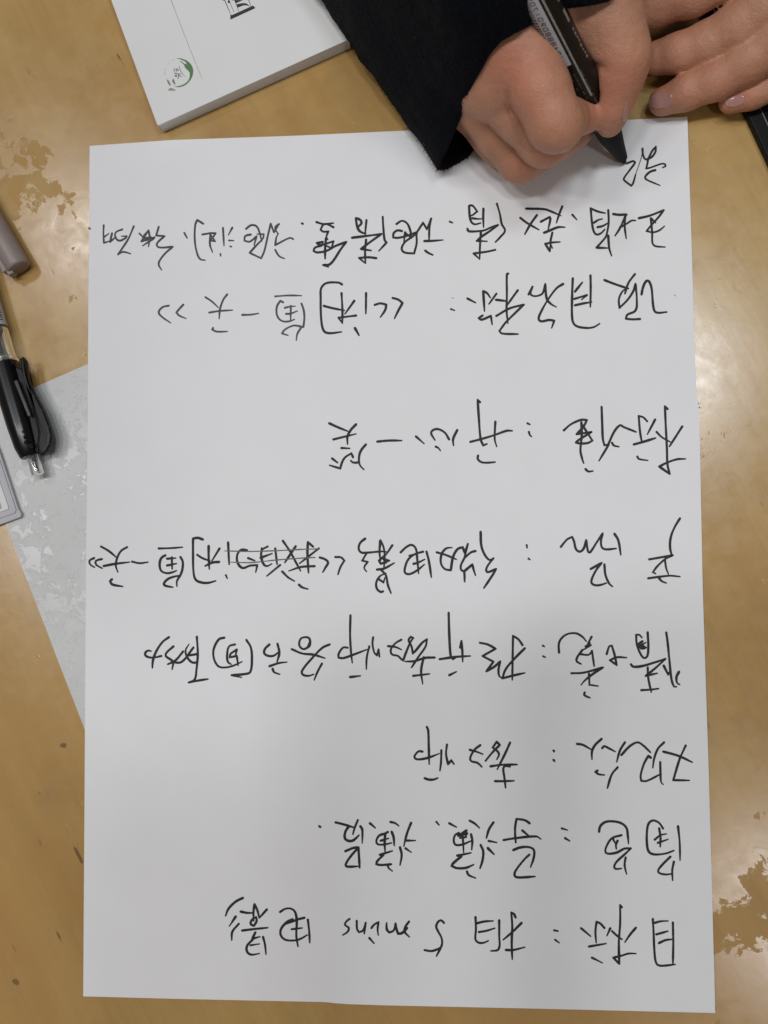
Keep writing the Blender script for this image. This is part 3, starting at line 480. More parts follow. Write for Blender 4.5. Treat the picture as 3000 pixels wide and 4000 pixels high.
for li, (nm, lab, ink, wpx, blocks) in enumerate(WRITING):
    first = blocks[0]; line = empty('handwriting_line', P(1500, first[1]+120, ZP*.001)); line['label'] = lab
    line.parent = paper; line.matrix_parent_inverse = Matrix.Translation(paper.location).inverted()
    for (bx,by,sc,txt) in blocks:
        for chx in txt.replace('!','|').split('|'):
            verts, faces = [], []; light = False
            for k, st in enumerate(chx.split(';')):
                thin = '~' in st; st = st.replace('~','').split()
                if not st: continue
                pl = [tuple(map(float,q.split(','))) for q in st]
                pl = [(bx+a/sc, by+b/sc) for a,b in pl]
                seed += 1
                wl = wpx*1.06
                if bx == 330 and li in (1,2): wl = wpx*.92
                if pl[0][0] > 1200 and bx==330 and li==4 and len(pl) >= 5 and abs(pl[0][1]-pl[-1][1]) < 30 and abs(pl[0][0]-pl[-1][0])>300: light = True; wl = wpx*.55
                if len(pl) == 2 and li == 2 and abs(pl[0][0]-pl[1][0])+abs(pl[0][1]-pl[1][1]) < 12: wl = 3
                ribbon(verts, faces, pl, wl, ZP+.03+.006*(k%6)+(.0 if not light else .05), seed, thin)
            if verts:
                mat = M['ink_light'] if light else (M['ink_grey'] if (bx == 330 and li in (1,2)) else M['ink'])
                o = mesh_obj('character', verts, faces, mat, line)
# dry brush streaks of fading ink are in the material; tiny red and dark specks on the film are too

ON_SHEET[0] = False
# ------------------------------------------------------------------ note pad, top left
ZN = 6.4
pad = empty('notepad', P(820,200,0)); tag(pad, 'thick white notepad with green round emblem at the upper left', 'notepad')
pq = [(434-111,-300),(434,0),(615,488),(1365,152),(1365-180,-333)]
prism('page_block', [Pm(u,v,ZN)[:2] for u,v in [(326,-300),(437,0),(617,485),(1362,150),(1182,-335)]], .0002, .0056, M['pages'], pad)
prism('cover', [Pm(u,v,ZN)[:2] for u,v in [(323,-300),(434,0),(612,482),(616,489),(622,488),(1340,164),(1362,154),(1364,146),(1180,-338)]], .00562, .0064, M['cover'], pad, .00012, 2)
def decal(name, pts, mat, parent, z=ZN+.02):
    w3 = [Pm(u,v,z) for u,v in pts]; return mesh_obj(name, w3, [tuple(range(len(w3)))[::-1]], mat, parent)
def crop(x0_,y0_,s,txt): return [(x0_+float(a.split(',')[0])/s, y0_+float(a.split(',')[1])/s) for a in txt.split()]
def stroke_decal(name, polylines, wpx, mat, parent, z, taper=None):
    verts, faces = [], []
    for i, pl in enumerate(polylines): ribbon(verts, faces, pl, wpx[i] if isinstance(wpx,(list,tuple)) else wpx, z+.004*i, i+.5)
    return mesh_obj(name, verts, faces, mat, parent)
L = lambda t: crop(580,180,5.53,t)
def smooth_loop(pts):
    n = len(pts); pts = [np.array(p) for p in pts]; out = []
    for i in range(n):
        p0,p1,p2,p3 = pts[i-1],pts[i],pts[(i+1)%n],pts[(i+2)%n]
        for k in range(4):
            t = k/4; out.append(tuple(.5*((2*p1)+(-p0+p2)*t+(2*p0-5*p1+4*p2-p3)*t*t+(-p0+3*p1-3*p2+p3)*t**3)))
    return out
# emblem: thick crescent, thin arc, two small figures with ball heads, three leaves, faint ring
decal('emblem_crescent', L("592,272 640,262 700,264 765,285 830,312 885,355 930,410 955,465 968,530 962,600 945,665 915,725 870,780 815,832 755,865 690,884 620,890 555,880 620,868 690,852 750,830 805,795 850,755 880,700 893,640 890,575 862,535 820,500 785,455 765,405 735,375 700,345 683,325 692,318 720,335 755,365 790,388 812,385 818,370 800,345 765,320 720,298 650,276"), M['green'], pad)
stroke_decal('emblem_arc', [L("662,440 680,500 715,570 785,658")], 2.2, M['greygreen'], pad, ZN+.025)
for nm_, pts, mt in (('emblem_leaf',"400,722 435,740 462,780 478,830 468,862 430,820 408,770",'greygreen'),('emblem_leaf',"512,760 532,700 550,730 572,790 578,840 555,825 530,785",'greygreen'),
                 ('emblem_leaf',"425,955 450,918 485,902 540,920 585,945 575,962 520,966",'palegreen')):
    decal(nm_, smooth_loop(L(pts)), M[mt], pad)
stroke_decal('emblem_leaf_vein', [L("432,755 455,800 466,845"), L("500,935 545,942 570,948")], 1.8, M['faint'], pad, ZN+.03)
stroke_decal('emblem_figure', [L("548,486 600,500 630,492"), L("620,490 655,530"), L("600,500 625,530"), L("625,500 600,565"), L("556,530 562,532")], [2.6,3.4,4,3,5.2], M['greygreen'], pad, ZN+.025)
stroke_decal('emblem_figure', [L("560,580 640,605 705,598"), L("650,605 655,650"), L("660,640 630,700"), L("660,630 720,662"), L("586,640 594,642")], [3,6.5,4.2,3.4,7.5], M['greygreen'], pad, ZN+.055)
stroke_decal('emblem_ring', [L("560,290 500,320"), L("450,345 410,405"), L("372,480 345,530"), L("345,560 352,620"), L("360,670 385,715")], [1.6,1.3,2,3,1.6], M['faint'], pad, ZN+.025)
stroke_decal('printed_rule', [[(668,0),(738,181),(790,309)], [(600,-180),(668,0)]], [2.2,2.2], M['greyprint'], pad, ZN+.022)
G = lambda t: crop(820,0,6.9125,t)
decal('printed_glyph_bar', G("553,395 575,405 610,400 1165,148 1232,218 565,525 548,512"), M['blackprint'], pad)
decal('printed_glyph_stroke', G("712,122 800,95 880,84 960,85 1010,105 1080,175 1010,150 940,142 880,155 755,205"), M['blackprint'], pad, ZN+.03)
decal('printed_glyph_stroke', G("650,-5 905,-5 710,85 690,60"), M['blackprint'], pad, ZN+.026)
decal('printed_glyph_stroke', G("495,-5 520,-5 548,88 515,80 478,68"), M['blackprint'], pad, ZN+.026)
stroke_decal('printed_glyph_line', [G("392,-5 470,170 562,400"), G("520,0 580,160 645,325"), G("665,10 725,150 775,298"), G("1042,-5 1112,180"), G("340,2 400,2"), G("595,0 660,2")], [2.4,1.8,2.2,2.6,3.0,2.6], M['blackprint'], pad, ZN+.034)

# ------------------------------------------------------------------ stack of cards, left edge
stack = empty('paper_stack', P(20,1900,0)); tag(stack, 'small stepped stack of pale grey cards at the left edge below the clear pen', 'card stack')
def off(px, d): return [(a+d[0], b+d[1]) for a,b in px]
q0 = [(-330,1200),(-60,1530+80),(0,1771),(76,1998),(84,2012),(78,2022),(0,2050),(-300,2160)]
q0 = [(-330,1870),(-70,1590),(0,1771),(70,1985),(83,2006),(80,2020),(0,2049),(-330,2170)]
layers = [(q0, .16, 2.6), ]
box_px('card', q0, .16, 2.0, M['greysheet'], stack, .0003)
box_px('card', [(-330,1850),(-76,1590),(-4,1790),(62,1990),(58,2004),(0,2024),(-330,2140)], 2.02, 2.5, M['greysheet'], stack, .0001)
box_px('card', [(-330,1840),(-96,1600),(-30,1800),(32,1980),(30,1990),(0,2000),(-330,2100)], 2.52, 2.95, M['cover'], stack, .0001)
box_px('card', [(-330,1830),(-120,1620),(-50,1820),(5,1985),(-330,2080)], 2.97, 3.4, M['greysheet'], stack, .0001)

# ------------------------------------------------------------------ taupe capped marker, left edge
tm = empty('capped_marker', P(40,980,0)); tag(tm, 'taupe plastic marker cap with clip poking in from the upper left edge', 'marker')
a = Pm(75,1047,5.0); b = Pm(-205,563,5.0)
Ln = float(np.linalg.norm(b-a)); R_ = .0043
lathe('cap', a, b, [(.0,R_*.86),(.0004,R_*.96),(.0012,R_),(Ln,R_*1.04)], M['beige'], tm, 40)
lathe('cap_end', Pm(76.5,1049.5,5.0), a, [(0,R_*.62),(.0002,R_*.72),(.0006,R_*.74)], M['beige_dark'], tm, 32)
cd = (b-a)/Ln; sd = np.array([cd[1],-cd[0],0]); sd = -sd if sd[0] > 0 else sd     # towards image left
def bar(name, p, q, w_, h_, mat, parent, bev=.0003):
    """box from p to q, w wide (horizontal), h high"""
    p = np.array(p); q = np.array(q); d = q-p; n = np.array([-d[1],d[0],0]); n = n/np.linalg.norm(n)*w_/2
    vs = []
    for dz in (-h_/2, h_/2):
        for c in (p-n, q-n, q+n, p+n): vs.append(c+np.array([0,0,dz]))
    o = mesh_obj(name, vs, [(3,2,1,0),(4,5,6,7),(0,1,5,4),(1,2,6,5),(2,3,7,6),(3,0,4,7)], mat, parent)
    if bev:
        md = o.modifiers.new('b','BEVEL'); md.width = bev; md.segments = 2
    return o
c0 = Pm(30,1066,4.8)
bar('clip', c0, c0+cd*.05, .0022, .0042, M['beige'], tm, .0005)
bar('clip_bridge', Pm(52,1050,4.8), Pm(30,1062,4.8), .0042, .0036, M['beige'], tm, .0004)

# ------------------------------------------------------------------ clear gel pen, left edge
gp = empty('gel_pen', P(60,1500,0)); tag(gp, 'clear barrel gel pen with smoky black clip end resting on the film', 'pen')
zc = 5.6
def ax(t, off_=0.0, z=zc):                                  # t px from the black end along the axis; off px to the right
    dx,dy = -.28,-.96
    return Pm(117+dx*t+off_*.96, 1783+dy*t-off_*.28, z)
d0 = ax(0); 
def seg_len(t0,t1): return float(np.linalg.norm(ax(t1)-ax(t0)))
lathe('barrel', ax(372), ax(900), [(0,.00475),(.0005,.005),(seg_len(372,900),.005)], M['clear'], gp, 40)
lathe('collar', ax(372), ax(420), [(0,.0052),(.0003,.0054),(.0018,.0054),(.0021,.0051)], M['clear'], gp, 40)
lathe('refill', ax(300,0,zc), ax(900,0,zc), [(0,.0022),(seg_len(300,900),.0022)], M['smoke'], gp, 24)
lathe('metal_ring', ax(330), ax(395), [(0,.0042),(seg_len(330,395),.0042)], M['metal'], gp, 32)
lathe('label', ax(508), ax(900), [(0,.00512),(seg_len(508,900),.00512)], M['label'], gp, 48)
lathe('label_edge', ax(506), ax(516), [(0,.00514),(.0009,.00514)], M['smoke_light'], gp, 48)
# bar code lines wrap round the label
vs, fs = [], []
A0, A1 = Vector(ax(508)), Vector(ax(900)); dd = (A1-A0).normalized(); ss = dd.cross(Vector((0,0,1))).normalized(); nn_ = ss.cross(dd)
if nn_.z < 0: nn_ = -nn_
def wrap_bar(t0, t1, an0, an1, r=.00517):
    b0 = len(vs); K = 6
    for k in range(K+1):
        an = an0+(an1-an0)*k/K
        for t in (t0,t1): vs.append(A0+dd*t+ss*(r*math.cos(an))+nn_*(r*math.sin(an)))
    for k in range(K): fs.append((b0+2*k, b0+2*k+1, b0+2*k+3, b0+2*k+2))
tt = .0022
right_first = ss.x > 0
while tt < .018:
    wbar = random.choice([.00022,.00035,.0005,.0007])
    a0_, a1_ = (.25,1.25) if right_first else (math.pi-1.25, math.pi-.25)
    wrap_bar(tt, tt+wbar, a0_, a1_); tt += wbar + random.choice([.0003,.0004,.0006])
mesh_obj('barcode', vs, fs, M['smoke'], gp)
lathe('clip_housing', ax(-2), ax(400), [(0,.0030),(.0004,.0033),(.0016,.0036),(.004,.0042),(.012,.0047),(seg_len(-2,385),.0050)], M['pen_black'], gp, 40)
cl = [(74,1399),(82,1394),(97,1402),(106,1480),(138,1545),(168,1600),(193,1665),(201,1700),(196,1735),(177,1770),(152,1782),(140,1740),(146,1690),(128,1610),(104,1530),(86,1470)]
prism('clip', [Pm(u,v,8.6)[:2] for u,v in cl], .0052, .0086, M['clip_black'], gp, .0012, 3)
prism('clip_web', [Pm(u,v,6.5)[:2] for u,v in [(40,1420),(92,1440),(120,1530),(150,1610),(172,1690),(170,1745),(140,1772),(90,1700),(50,1560)]], .0028, .0072, M['clip_black'], gp, .0008)
bar('clip_inner', ax(300,30,9.0), ax(150,44,8.9), .0013, .0010, M['smoke_light'], gp, .0003)
bar('clip_ridge', ax(345,-18,10.2), ax(190,-10,9.9), .0008, .0006, M['smoke_light'], gp, .0002)
for t_, o_ in ((150,-8),(120,-3),(98,2),(75,4),(55,2),(40,16)):
    lathe('moulded_knob', ax(t_,o_,8.6), ax(t_,o_,10.2), [(0,.0011),(.0008,.0009),(.0012,.0004)], M['smoke'], gp, 12)
lathe('push_button', ax(-80,10,5.4), ax(0,10,5.4), [(0,.0016),(.0003,.0021),(.0008,.0022),(seg_len(-80,0),.0021)], M['clear'], gp, 32)
lathe('button_core', ax(-58,10,5.4), ax(0,10,5.4), [(0,.0012),(seg_len(-58,0),.0012)], M['smoke'], gp, 20)

# ------------------------------------------------------------------ black phone under the left hand, right edge
ph = empty('phone', P(3050,500,0)); tag(ph, 'black phone lying under the fingers at the upper right edge', 'phone')
zt = 3.6
e0, e1 = np.array([2706.,-14.]), np.array([3072.,770.]); ed = (e1-e0)/np.linalg.norm(e1-e0); en = np.array([ed[1],-ed[0]])
body = [e0-ed*300, e1, e1+ed*30+en*30, e1+ed*30+en*760, e0-ed*300+en*760]
box_px('body', [tuple(p) for p in body], .05, zt, M['black_matt'], ph, .0006)
s0 = e0+en*52; s1 = e1+en*52
box_px('bezel', [tuple(s0-ed*280), tuple(s1-ed*10), tuple(s1-ed*10+en*640), tuple(s0-ed*280+en*640)], zt+.01, zt+.35, M['rim'], ph, .0001)
box_px('screen', [tuple(s0-ed*275+en*5), tuple(s1-ed*15+en*5), tuple(s1-ed*15+en*635), tuple(s0-ed*275+en*635)], zt+.1, zt+.42, M['glass'], ph, .0001)

# ------------------------------------------------------------------ marker in the hand
mk = empty('black_marker', Pm(2442,640,0)); tag(mk, 'black marker with silver lettering and barcode label held in the writing hand', 'marker')
tip = np.array(Pm(2441,638,ZL(2441,638)+.05)); far = np.array(Pm(2082,-60,68))
D = far-tip; LM = float(np.linalg.norm(D)); D = D/LM
def mp(t): return tip + D*t
lathe('nib', mp(0), mp(.004), [(0,.0003),(.0007,.0008),(.004,.0012)], M['black_matt'], mk, 20)
lathe('cone', mp(.0025), mp(.022), [(0,.0014),(.0003,.0018),(.006,.0027),(.013,.0040),(.0195,.0043)], M['black_matt'], mk, 36)
lathe('barrel', mp(.0222), mp(.13), [(0,.0044),(.001,.0048),(.012,.0050),(.020,.0052),(.11,.0052)], M['black_plastic'], mk, 48)
# frame on the barrel: nU points to the camera, nS to the image right
camd = Vector(CAM - mp(.06)).normalized(); Dv = Vector(D)
nU = (camd - Dv*camd.dot(Dv)).normalized(); nS = Dv.cross(nU); nS = -nS if nS.x < 0 else nS
def barrel_pt(t, an, r=.00526): return Vector(mp(t)) + nU*(r*math.cos(an)) + nS*(r*math.sin(an))
def patch(name, t0, t1, a0_, a1_, mat, r=.00526, K=10):
    vs = []; fs = []
    for k in range(K+1):
        an = a0_+(a1_-a0_)*k/K; vs += [barrel_pt(t0,an,r), barrel_pt(t1,an,r)]
    for k in range(K): fs.append((2*k,2*k+1,2*k+3,2*k+2))
    return mesh_obj(name, vs, fs, mat, mk, True)
def t_at(v):                                                # arc length on the axis that shows at image row v
    lo, hi = 0, LM*1.1
    for _ in range(40):
        m_ = (lo+hi)/2; q = RC @ mp(m_) + TC; vv = 2000+F*q[1]/q[2]
        if vv > v: lo = m_
        else: hi = m_
    return lo
TL0, TL1 = t_at(205), t_at(-120)
patch('barcode_label', TL0, TL1, -1.62, -.12, M['label'])
vs, fs = [], []
tt = TL0+.0025
while tt < TL1:
    wbar = random.choice([.0002,.0003,.0005,.0007]); b0 = len(vs)
    for an in (-1.5,-1.25,-1.0,-.74): vs += [barrel_pt(tt,an,.00530), barrel_pt(tt+wbar,an,.00530)]
    for k in range(3): fs.append((b0+2*k,b0+2*k+1,b0+2*k+3,b0+2*k+2))
    tt += wbar+random.choice([.0003,.0004,.0005])
mesh_obj('barcode', vs, fs, M['blackprint'], mk)
# digits printed along the label, 7-segment like strokes following the curved surface
def digit_strokes(ch):
    return {'0':[[(0,0),(1,0),(1,2),(0,2),(0,0)]], '1':[[(.5,0),(.5,2)]], '2':[[(0,2),(1,2),(1,1.1),(0,.9),(0,0),(1,0)]], '3':[[(0,2),(1,2),(.4,1.1),(1,.9),(1,0),(0,0)]],
      '4':[[(.8,0),(.8,2),(0,.7),(1,.7)]], '5':[[(1,2),(0,2),(0,1.1),(1,1),(1,0),(0,0)]], '6':[[(1,2),(0,1.2),(0,0),(1,0),(1,1),(0,1)]], '7':[[(0,2),(1,2),(.3,0)]],
      '8':[[(0,0),(1,0),(1,1),(0,1),(0,2),(1,2),(1,1),(0,1),(0,0)]], '9':[[(0,0),(1,.8),(1,2),(0,2),(0,1),(1,1)]]}[ch]
vs, fs = [], []
tt = TL0+.0032
for c_ in '6948880901705':
    for pl in digit_strokes(c_):
        for (ax_,ay_),(bx_,by_) in zip(pl,pl[1:]):
            # glyph x runs along the pen, glyph y across
            pa = (tt+ax_*.00105, -.60+ay_*.12); pb = (tt+bx_*.00105, -.60+by_*.12)
            dx_, dy_ = pb[0]-pa[0], (pb[1]-pa[1])*.0052; L_ = math.hypot(dx_,dy_)+1e-9; wx, wy = -dy_/L_*.00011, dx_/L_*.00011/.0052
            b0 = len(vs)
            for (p_,s_) in ((pa,1),(pb,1),(pb,-1),(pa,-1)): vs.append(barrel_pt(p_[0]+wx*s_, p_[1]+wy*s_, .00531))
            fs.append((b0,b0+1,b0+2,b0+3))
    tt += .0019
mesh_obj('label_digits', vs, fs, M['blackprint'], mk)
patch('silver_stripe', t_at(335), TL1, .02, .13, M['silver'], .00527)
# silver lettering on the right flank (mostly worn: small blocks)
vs, fs = [], []
tt = t_at(232); k = 0
while tt < t_at(120):
    b0 = len(vs); hgt = random.uniform(.08,.16); wd = random.uniform(.0009,.0014)
    a_ = .86+.03*math.sin(k*1.7)
    for q in ((tt,a_),(tt+wd,a_),(tt+wd*.8,a_+hgt),(tt+.0002,a_+hgt)): vs.append(barrel_pt(q[0],q[1],.0053))
    fs.append((b0,b0+1,b0+2,b0+3)); tt += wd+.0004; k += 1
for (v0,v1) in ((90,45),(12,-20)):
    b0 = len(vs)
    for q in ((t_at(v0),.80),(t_at(v1),.80),(t_at(v1),1.0),(t_at(v0),.97)): vs.append(barrel_pt(q[0],q[1],.0053))
    fs.append((b0,b0+1,b0+2,b0+3))
mesh_obj('silver_lettering', vs, fs, M['silver'], mk)
# fine small print rows lower down
vs, fs = [], []
for row, an in ((0,.12),(1,-.28),(2,-.52)):
    tt = t_at(375)
    while tt < t_at(240):
        wd = random.uniform(.0002,.0006)
        if random.random() < .75:
            b0 = len(vs)
            for q in ((tt,an),(tt+wd,an),(tt+wd,an+.09),(tt,an+.09)): vs.append(barrel_pt(q[0],q[1],.0053))
            fs.append((b0,b0+1,b0+2,b0+3))
        tt += wd+.0004
mesh_obj('small_print', vs, fs, simple('dull_silver_print', (.10,.10,.105), .5, .5, 2000), mk)

# ------------------------------------------------------------------ the phone the picture is taken with (behind the lens; its soft shadow falls on the sheet)
Rw = RC.T; fx, fy, fz_ = Rw[:,0], -Rw[:,1], -Rw[:,2]          # image right, image up, away from the scene
cp = empty('camera_phone', CAM + fz_*.004); tag(cp, 'dark smartphone held level above the sheet, lens looking down', 'phone')
def slab(name, xa, xb, ya, yb, za, zb, mat, bev):
    vs = [CAM+fx*x+fy*y+fz_*z for z in (za,zb) for x,y in ((xa,ya),(xb,ya),(xb,yb),(xa,yb))]
    o = mesh_obj(name, vs, [(3,2,1,0),(4,5,6,7),(0,1,5,4),(1,2,6,5),(2,3,7,6),(3,0,4,7)], mat, cp)
    md = o.modifiers.new('b','BEVEL'); md.width = bev; md.segments = 3; return o
slab('phone_body', -.041, .041, -.146, .022, .0045, .0125, M['black_matt'], .003)
slab('phone_screen', -.039, .039, -.144, .020, .0126, .0129, M['glass'], .0001)
# ------------------------------------------------------------------ hands (signed distance field -> one continuous mesh)
def surface_nets(f, org, h):
    nx, ny, nz = f.shape; s = f < 0
    # cells with a sign change
    c = np.zeros((nx-1,ny-1,nz-1), np.int8)
    for dx in (0,1):
        for dy in (0,1):
            for dz in (0,1): c += s[dx:nx-1+dx, dy:ny-1+dy, dz:nz-1+dz]
    act = (c > 0) & (c < 8)
    idx = -np.ones(act.shape, np.int64); I = np.argwhere(act); idx[act] = np.arange(len(I))
    acc = np.zeros((len(I),3)); cnt = np.zeros(len(I))
    cor = [(dx,dy,dz) for dx in (0,1) for dy in (0,1) for dz in (0,1)]
    for a in cor:
        for ax_ in range(3):
            if a[ax_] == 0:
                b = list(a); b[ax_] = 1
                fa = f[I[:,0]+a[0], I[:,1]+a[1], I[:,2]+a[2]]; fb = f[I[:,0]+b[0], I[:,1]+b[1], I[:,2]+b[2]]
                mk_ = (fa < 0) != (fb < 0); t = np.where(mk_, fa/(fa-fb+1e-20), 0)
                p = np.tile(np.array(a,float), (len(I),1)); p[:,ax_] += t
                acc[mk_] += p[mk_]; cnt[mk_] += 1
    V = (I + acc/cnt[:,None])*h + org
    Fs = []
    for ax_ in range(3):
        sl0 = [slice(1,-1)]*3; 
        A = s[tuple(slice(0,-1) if k==ax_ else slice(1,-1) for k in range(3))]
        B = s[tuple(slice(1,None) if k==ax_ else slice(1,-1) for k in range(3))]
        E = np.argwhere(A != B)
        E2 = E.copy()
        for k in range(3):
            if k != ax_: E2[:,k] += 1
        sg = A[tuple(E.T)]
        u, v = [(1,2),(2,0),(0,1)][ax_]
        q = []
        for du,dv in ((0,0),(1,0),(1,1),(0,1)):
            g = E2.copy(); g[:,u] -= 1-du; g[:,v] -= 1-dv; q.append(idx[tuple(g.T)])
        Q = np.stack(q,1); Q[~sg] = Q[~sg][:, ::-1]; Fs.append(Q)
    Fq = np.concatenate(Fs); return V, Fq[(Fq>=0).all(1)]
def capsule(X, a, b, ra, rb):
    ab = b-a; L2 = ab@ab; t = np.clip(((X-a)@ab)/L2, 0, 1)
    return np.linalg.norm(X-a-t[...,None]*ab, axis=-1) - (ra+(rb-ra)*t)
def smin(a, b, k):
    h = np.clip(.5+.5*(b-a)/k, 0, 1); return b*(1-h)+a*h-k*h*(1-h)
def smax(a, b, k): return -smin(-a, -b, k)
def hand_field(X, chains, order):
    """chains: {name: (k, [[(u,v,z,r),...], ...])}; order: [(name, blend k)]"""
    total = None
    for nm, kb in order:
        k, lists = chains[nm]; d = None
        for nodes in lists:
            pts = [Pm(u,v,z) for u,v,z,r in nodes]
            for (p,q,n1,n2) in zip(pts, pts[1:], nodes, nodes[1:]):
                c = capsule(X, p, q, n1[3]*.001, n2[3]*.001)
                d = c if d is None else smin(d, c, k*.001)
        total = d if total is None else smin(total, d, kb*.001)
    return total
def grid(lo, hi, h):
    ax_ = [np.arange(l, u, h) for l,u in zip(lo,hi)]
    return np.stack(np.meshgrid(*ax_, indexing='ij'), -1), [len(a_) for a_ in ax_]
def build_hand(name, parent, chains, order, lo, hi, h, flush, carve=None, label=None):
    X, sh_ = grid(lo, hi, h); f = hand_field(X, chains, order)
    if carve is not None: f = carve(X, f)
    V, Q = surface_nets(f, np.array(lo), h)
    # keep only the largest connected piece
    lab = np.arange(len(V))
    for _ in range(400):
        mn = lab[Q].min(1); l2 = lab.copy()
        for i in range(4): np.minimum.at(l2, Q[:,i], mn)
        l2 = l2[l2]
        if (l2 == lab).all(): break
        lab = l2
    ids, cnt_ = np.unique(lab, return_counts=True); keep = lab == ids[cnt_.argmax()]
    remap = np.cumsum(keep)-1; Q = remap[Q[keep[Q].all(1)]]; V = V[keep]
    V0 = V.copy()
    nb = np.zeros_like(V); ct = np.zeros(len(V))
    for i in range(4):
        for a_,b_ in ((Q[:,i],Q[:,(i+1)%4]),):
            np.add.at(nb, a_, V[b_]); np.add.at(ct, a_, 1); np.add.at(nb, b_, V[a_]); np.add.at(ct, b_, 1)
    V = V*.5 + .5*nb/np.maximum(ct,1)[:,None]
    me = bpy.data.meshes.new(name)
    me.vertices.add(len(V)); me.vertices.foreach_set('co', V.astype(np.float32).ravel())
    me.loops.add(len(Q)*4); me.loops.foreach_set('vertex_index', Q.astype(np.int32).ravel())
    me.polygons.add(len(Q)); me.polygons.foreach_set('loop_start', (np.arange(len(Q))*4).astype(np.int32))
    me.polygons.foreach_set('use_smooth', np.ones(len(Q), bool)); me.update(calc_edges=True); me.validate()
    at = me.attributes.new('flush','FLOAT','POINT'); val = np.zeros(len(V))
    for (u,v,z,rad,amp) in flush:
        c = Pm(u,v,z); dd_ = np.linalg.norm(V-c, axis=1)/(rad*.001); val += amp*np.exp(-dd_**2)
    at.data.foreach_set('value', np.clip(val,0,1).astype(np.float32))
    me.materials.append(M['skin'])
    o = bpy.data.objects.new(name, me); COL.objects.link(o); o.parent = parent
    o.matrix_parent_inverse = Matrix.Translation(parent.location).inverted()
    if label: o['label'] = label
    return o, X, f
person = empty('person', Pm(1850,-50,30)); tag(person, 'writer in a black knit sleeve, one hand holding a marker, the other flat', 'person')
RH = dict(
 dorsum=(9, [[(2030,60,48,11),(2042,215,47,10.6)], [(1700,-150,40,19),(2005,120,44,13)], [(1960,150,44,12),(1930,330,37,10)], [(1850,100,38,14),(1872,330,29,9.5)], [(1800,100,26,14),(1850,420,14,8.5)],
              [(2100,-40,34,13),(2080,110,38,11)], [(1900,150,26,15),(1960,300,24,12)]]),
 web=(9, [[(2075,60,36,10),(2330,-40,42,11)], [(2060,160,34,9),(2300,90,36,9.5)], [(2080,240,32,6),(2330,175,34,6)]]),
 index=(2.5, [[(2046,212,47,10.2),(2110,350,47.5,8.7),(2168,482,45,8.1)], [(2168,482,45,8.1),(2205,468,37,6.7),(2238,454,30,5.8)], [(2238,454,30,5.8),(2274,450,28,5.3),(2297,450,27,4.9)]]),
 middle=(2.5, [[(1930,335,35,9.3),(2030,443,32,8.3),(2124,550,26.5,7.8)], [(2124,550,26.5,7.8),(2185,537,20,6.6),(2235,507,15,6)], [(2235,507,15,6),(2275,490,12.5,5.3)]]),
 ring=(2.5, [[(1868,402,25,8.6),(1950,517,19.5,7.6),(2031,624,14,7.1)], [(2031,624,14,7.1),(2090,600,10,6.2),(2140,570,7,5.6)]]),
 little=(4, [[(1850,430,13,8),(1930,530,9,6.8),(1975,580,7.4,6.2)], [(1975,580,7.4,6.2),(2060,560,6.4,5.4)]]),
 thumb=(5, [[(2300,-120,44,12.5),(2330,-20,43,10.6),(2385,95,41,9.2),(2428,225,37,8.0)], [(2428,225,37,8.0),(2410,320,33,6.4),(2388,420,28,4.9),(2378,487,23.5,3.8)],
             [(2360,60,36,9),(2415,230,32,7)], [(2415,230,32,7),(2392,330,28,5.4),(2385,430,22,4.2),(2380,475,19,3.4)]]),
)
ORD = [('dorsum',1),('little',.8),('ring',.8),('middle',.8),('index',.9),('thumb',1.0),('web',5)]
FL_R = [(1985,235,58,9,.55),(2010,330,56,14,.45),(2040,215,60,6,-.1),(2400,370,34,13,.5),(2420,250,44,10,.25),(2290,450,30,8,.2),(2130,600,32,9,.3),(2030,690,18,9,.35),(1870,440,30,10,.2),(2160,480,54,10,.18)]
def carve_r(X, f):
    # flexion creases: inner side of the thumb joint
    c = capsule(X, Pm(2322,262,39), Pm(2372,272,43), .0011, .0006); f = smax(f, -c, .0016)
    # grip: the marker presses into the flesh
    c = capsule(X, mp(.0), mp(.11), .0049, .0049); return smax(f, -c, .0012)
lo = [Pm(1640,0,0)[0]-.012, min(Pm(2000,760,0)[1],.5)-.004, -.002]; 
corner = [Pm(1600,800,0), Pm(2620,800,0), Pm(1600,-260,60), Pm(2620,-260,60)]
lo = np.array([min(c[0] for c in corner), Pm(2050,770,0)[1]-.016, .0002]); hi = np.array([Pm(2620,300,45)[0], Pm(2000,-190,50)[1], .072])
def carve_r2(X, f):
    f = carve_r(X, f); return np.maximum(f, (.00055 - X[...,2]))
rh, XR, fR = build_hand('hand', person, RH, ORD, lo, hi, .00085, FL_R, carve_r2, 'right hand gripping the marker')

LH = dict(
 f0=(2.5, [[(2452,52,13,5.92),(2560,22,16,6.40),(2700,-30,21,7.26),(2850,-110,25,8.21)]]),
 f1=(2.5, [[(2572,226,9.5,5.54),(2650,208,12,6.02),(2760,170,15,6.59)], [(2760,170,15,6.59),(2880,106,20,7.26),(3000,20,25,8.02),(3120,-90,29,9.17)]]),
 f2=(2.5, [[(2588,397,6.4,4.68),(2680,362,9,5.44),(2790,316,12.5,6.02)], [(2790,316,12.5,6.02),(2920,240,17,6.68),(3050,145,22,7.83),(3160,40,26,8.79)]]),
 f3=(2.5, [[(2853,398,6.4,3.92),(2935,367,8.5,4.68),(3050,318,11,5.35)], [(3050,318,11,5.35),(3180,230,16,6.30),(3260,120,20,7.64)]]),
 palm=(8, [[(3160,-60,28,13),(3240,60,22,12)], [(3120,-140,28,13),(3260,-140,26,16)]]),
)
ORL = [('palm',1),('f0',.6),('f1',.4),('f2',.4),('f3',.4)]
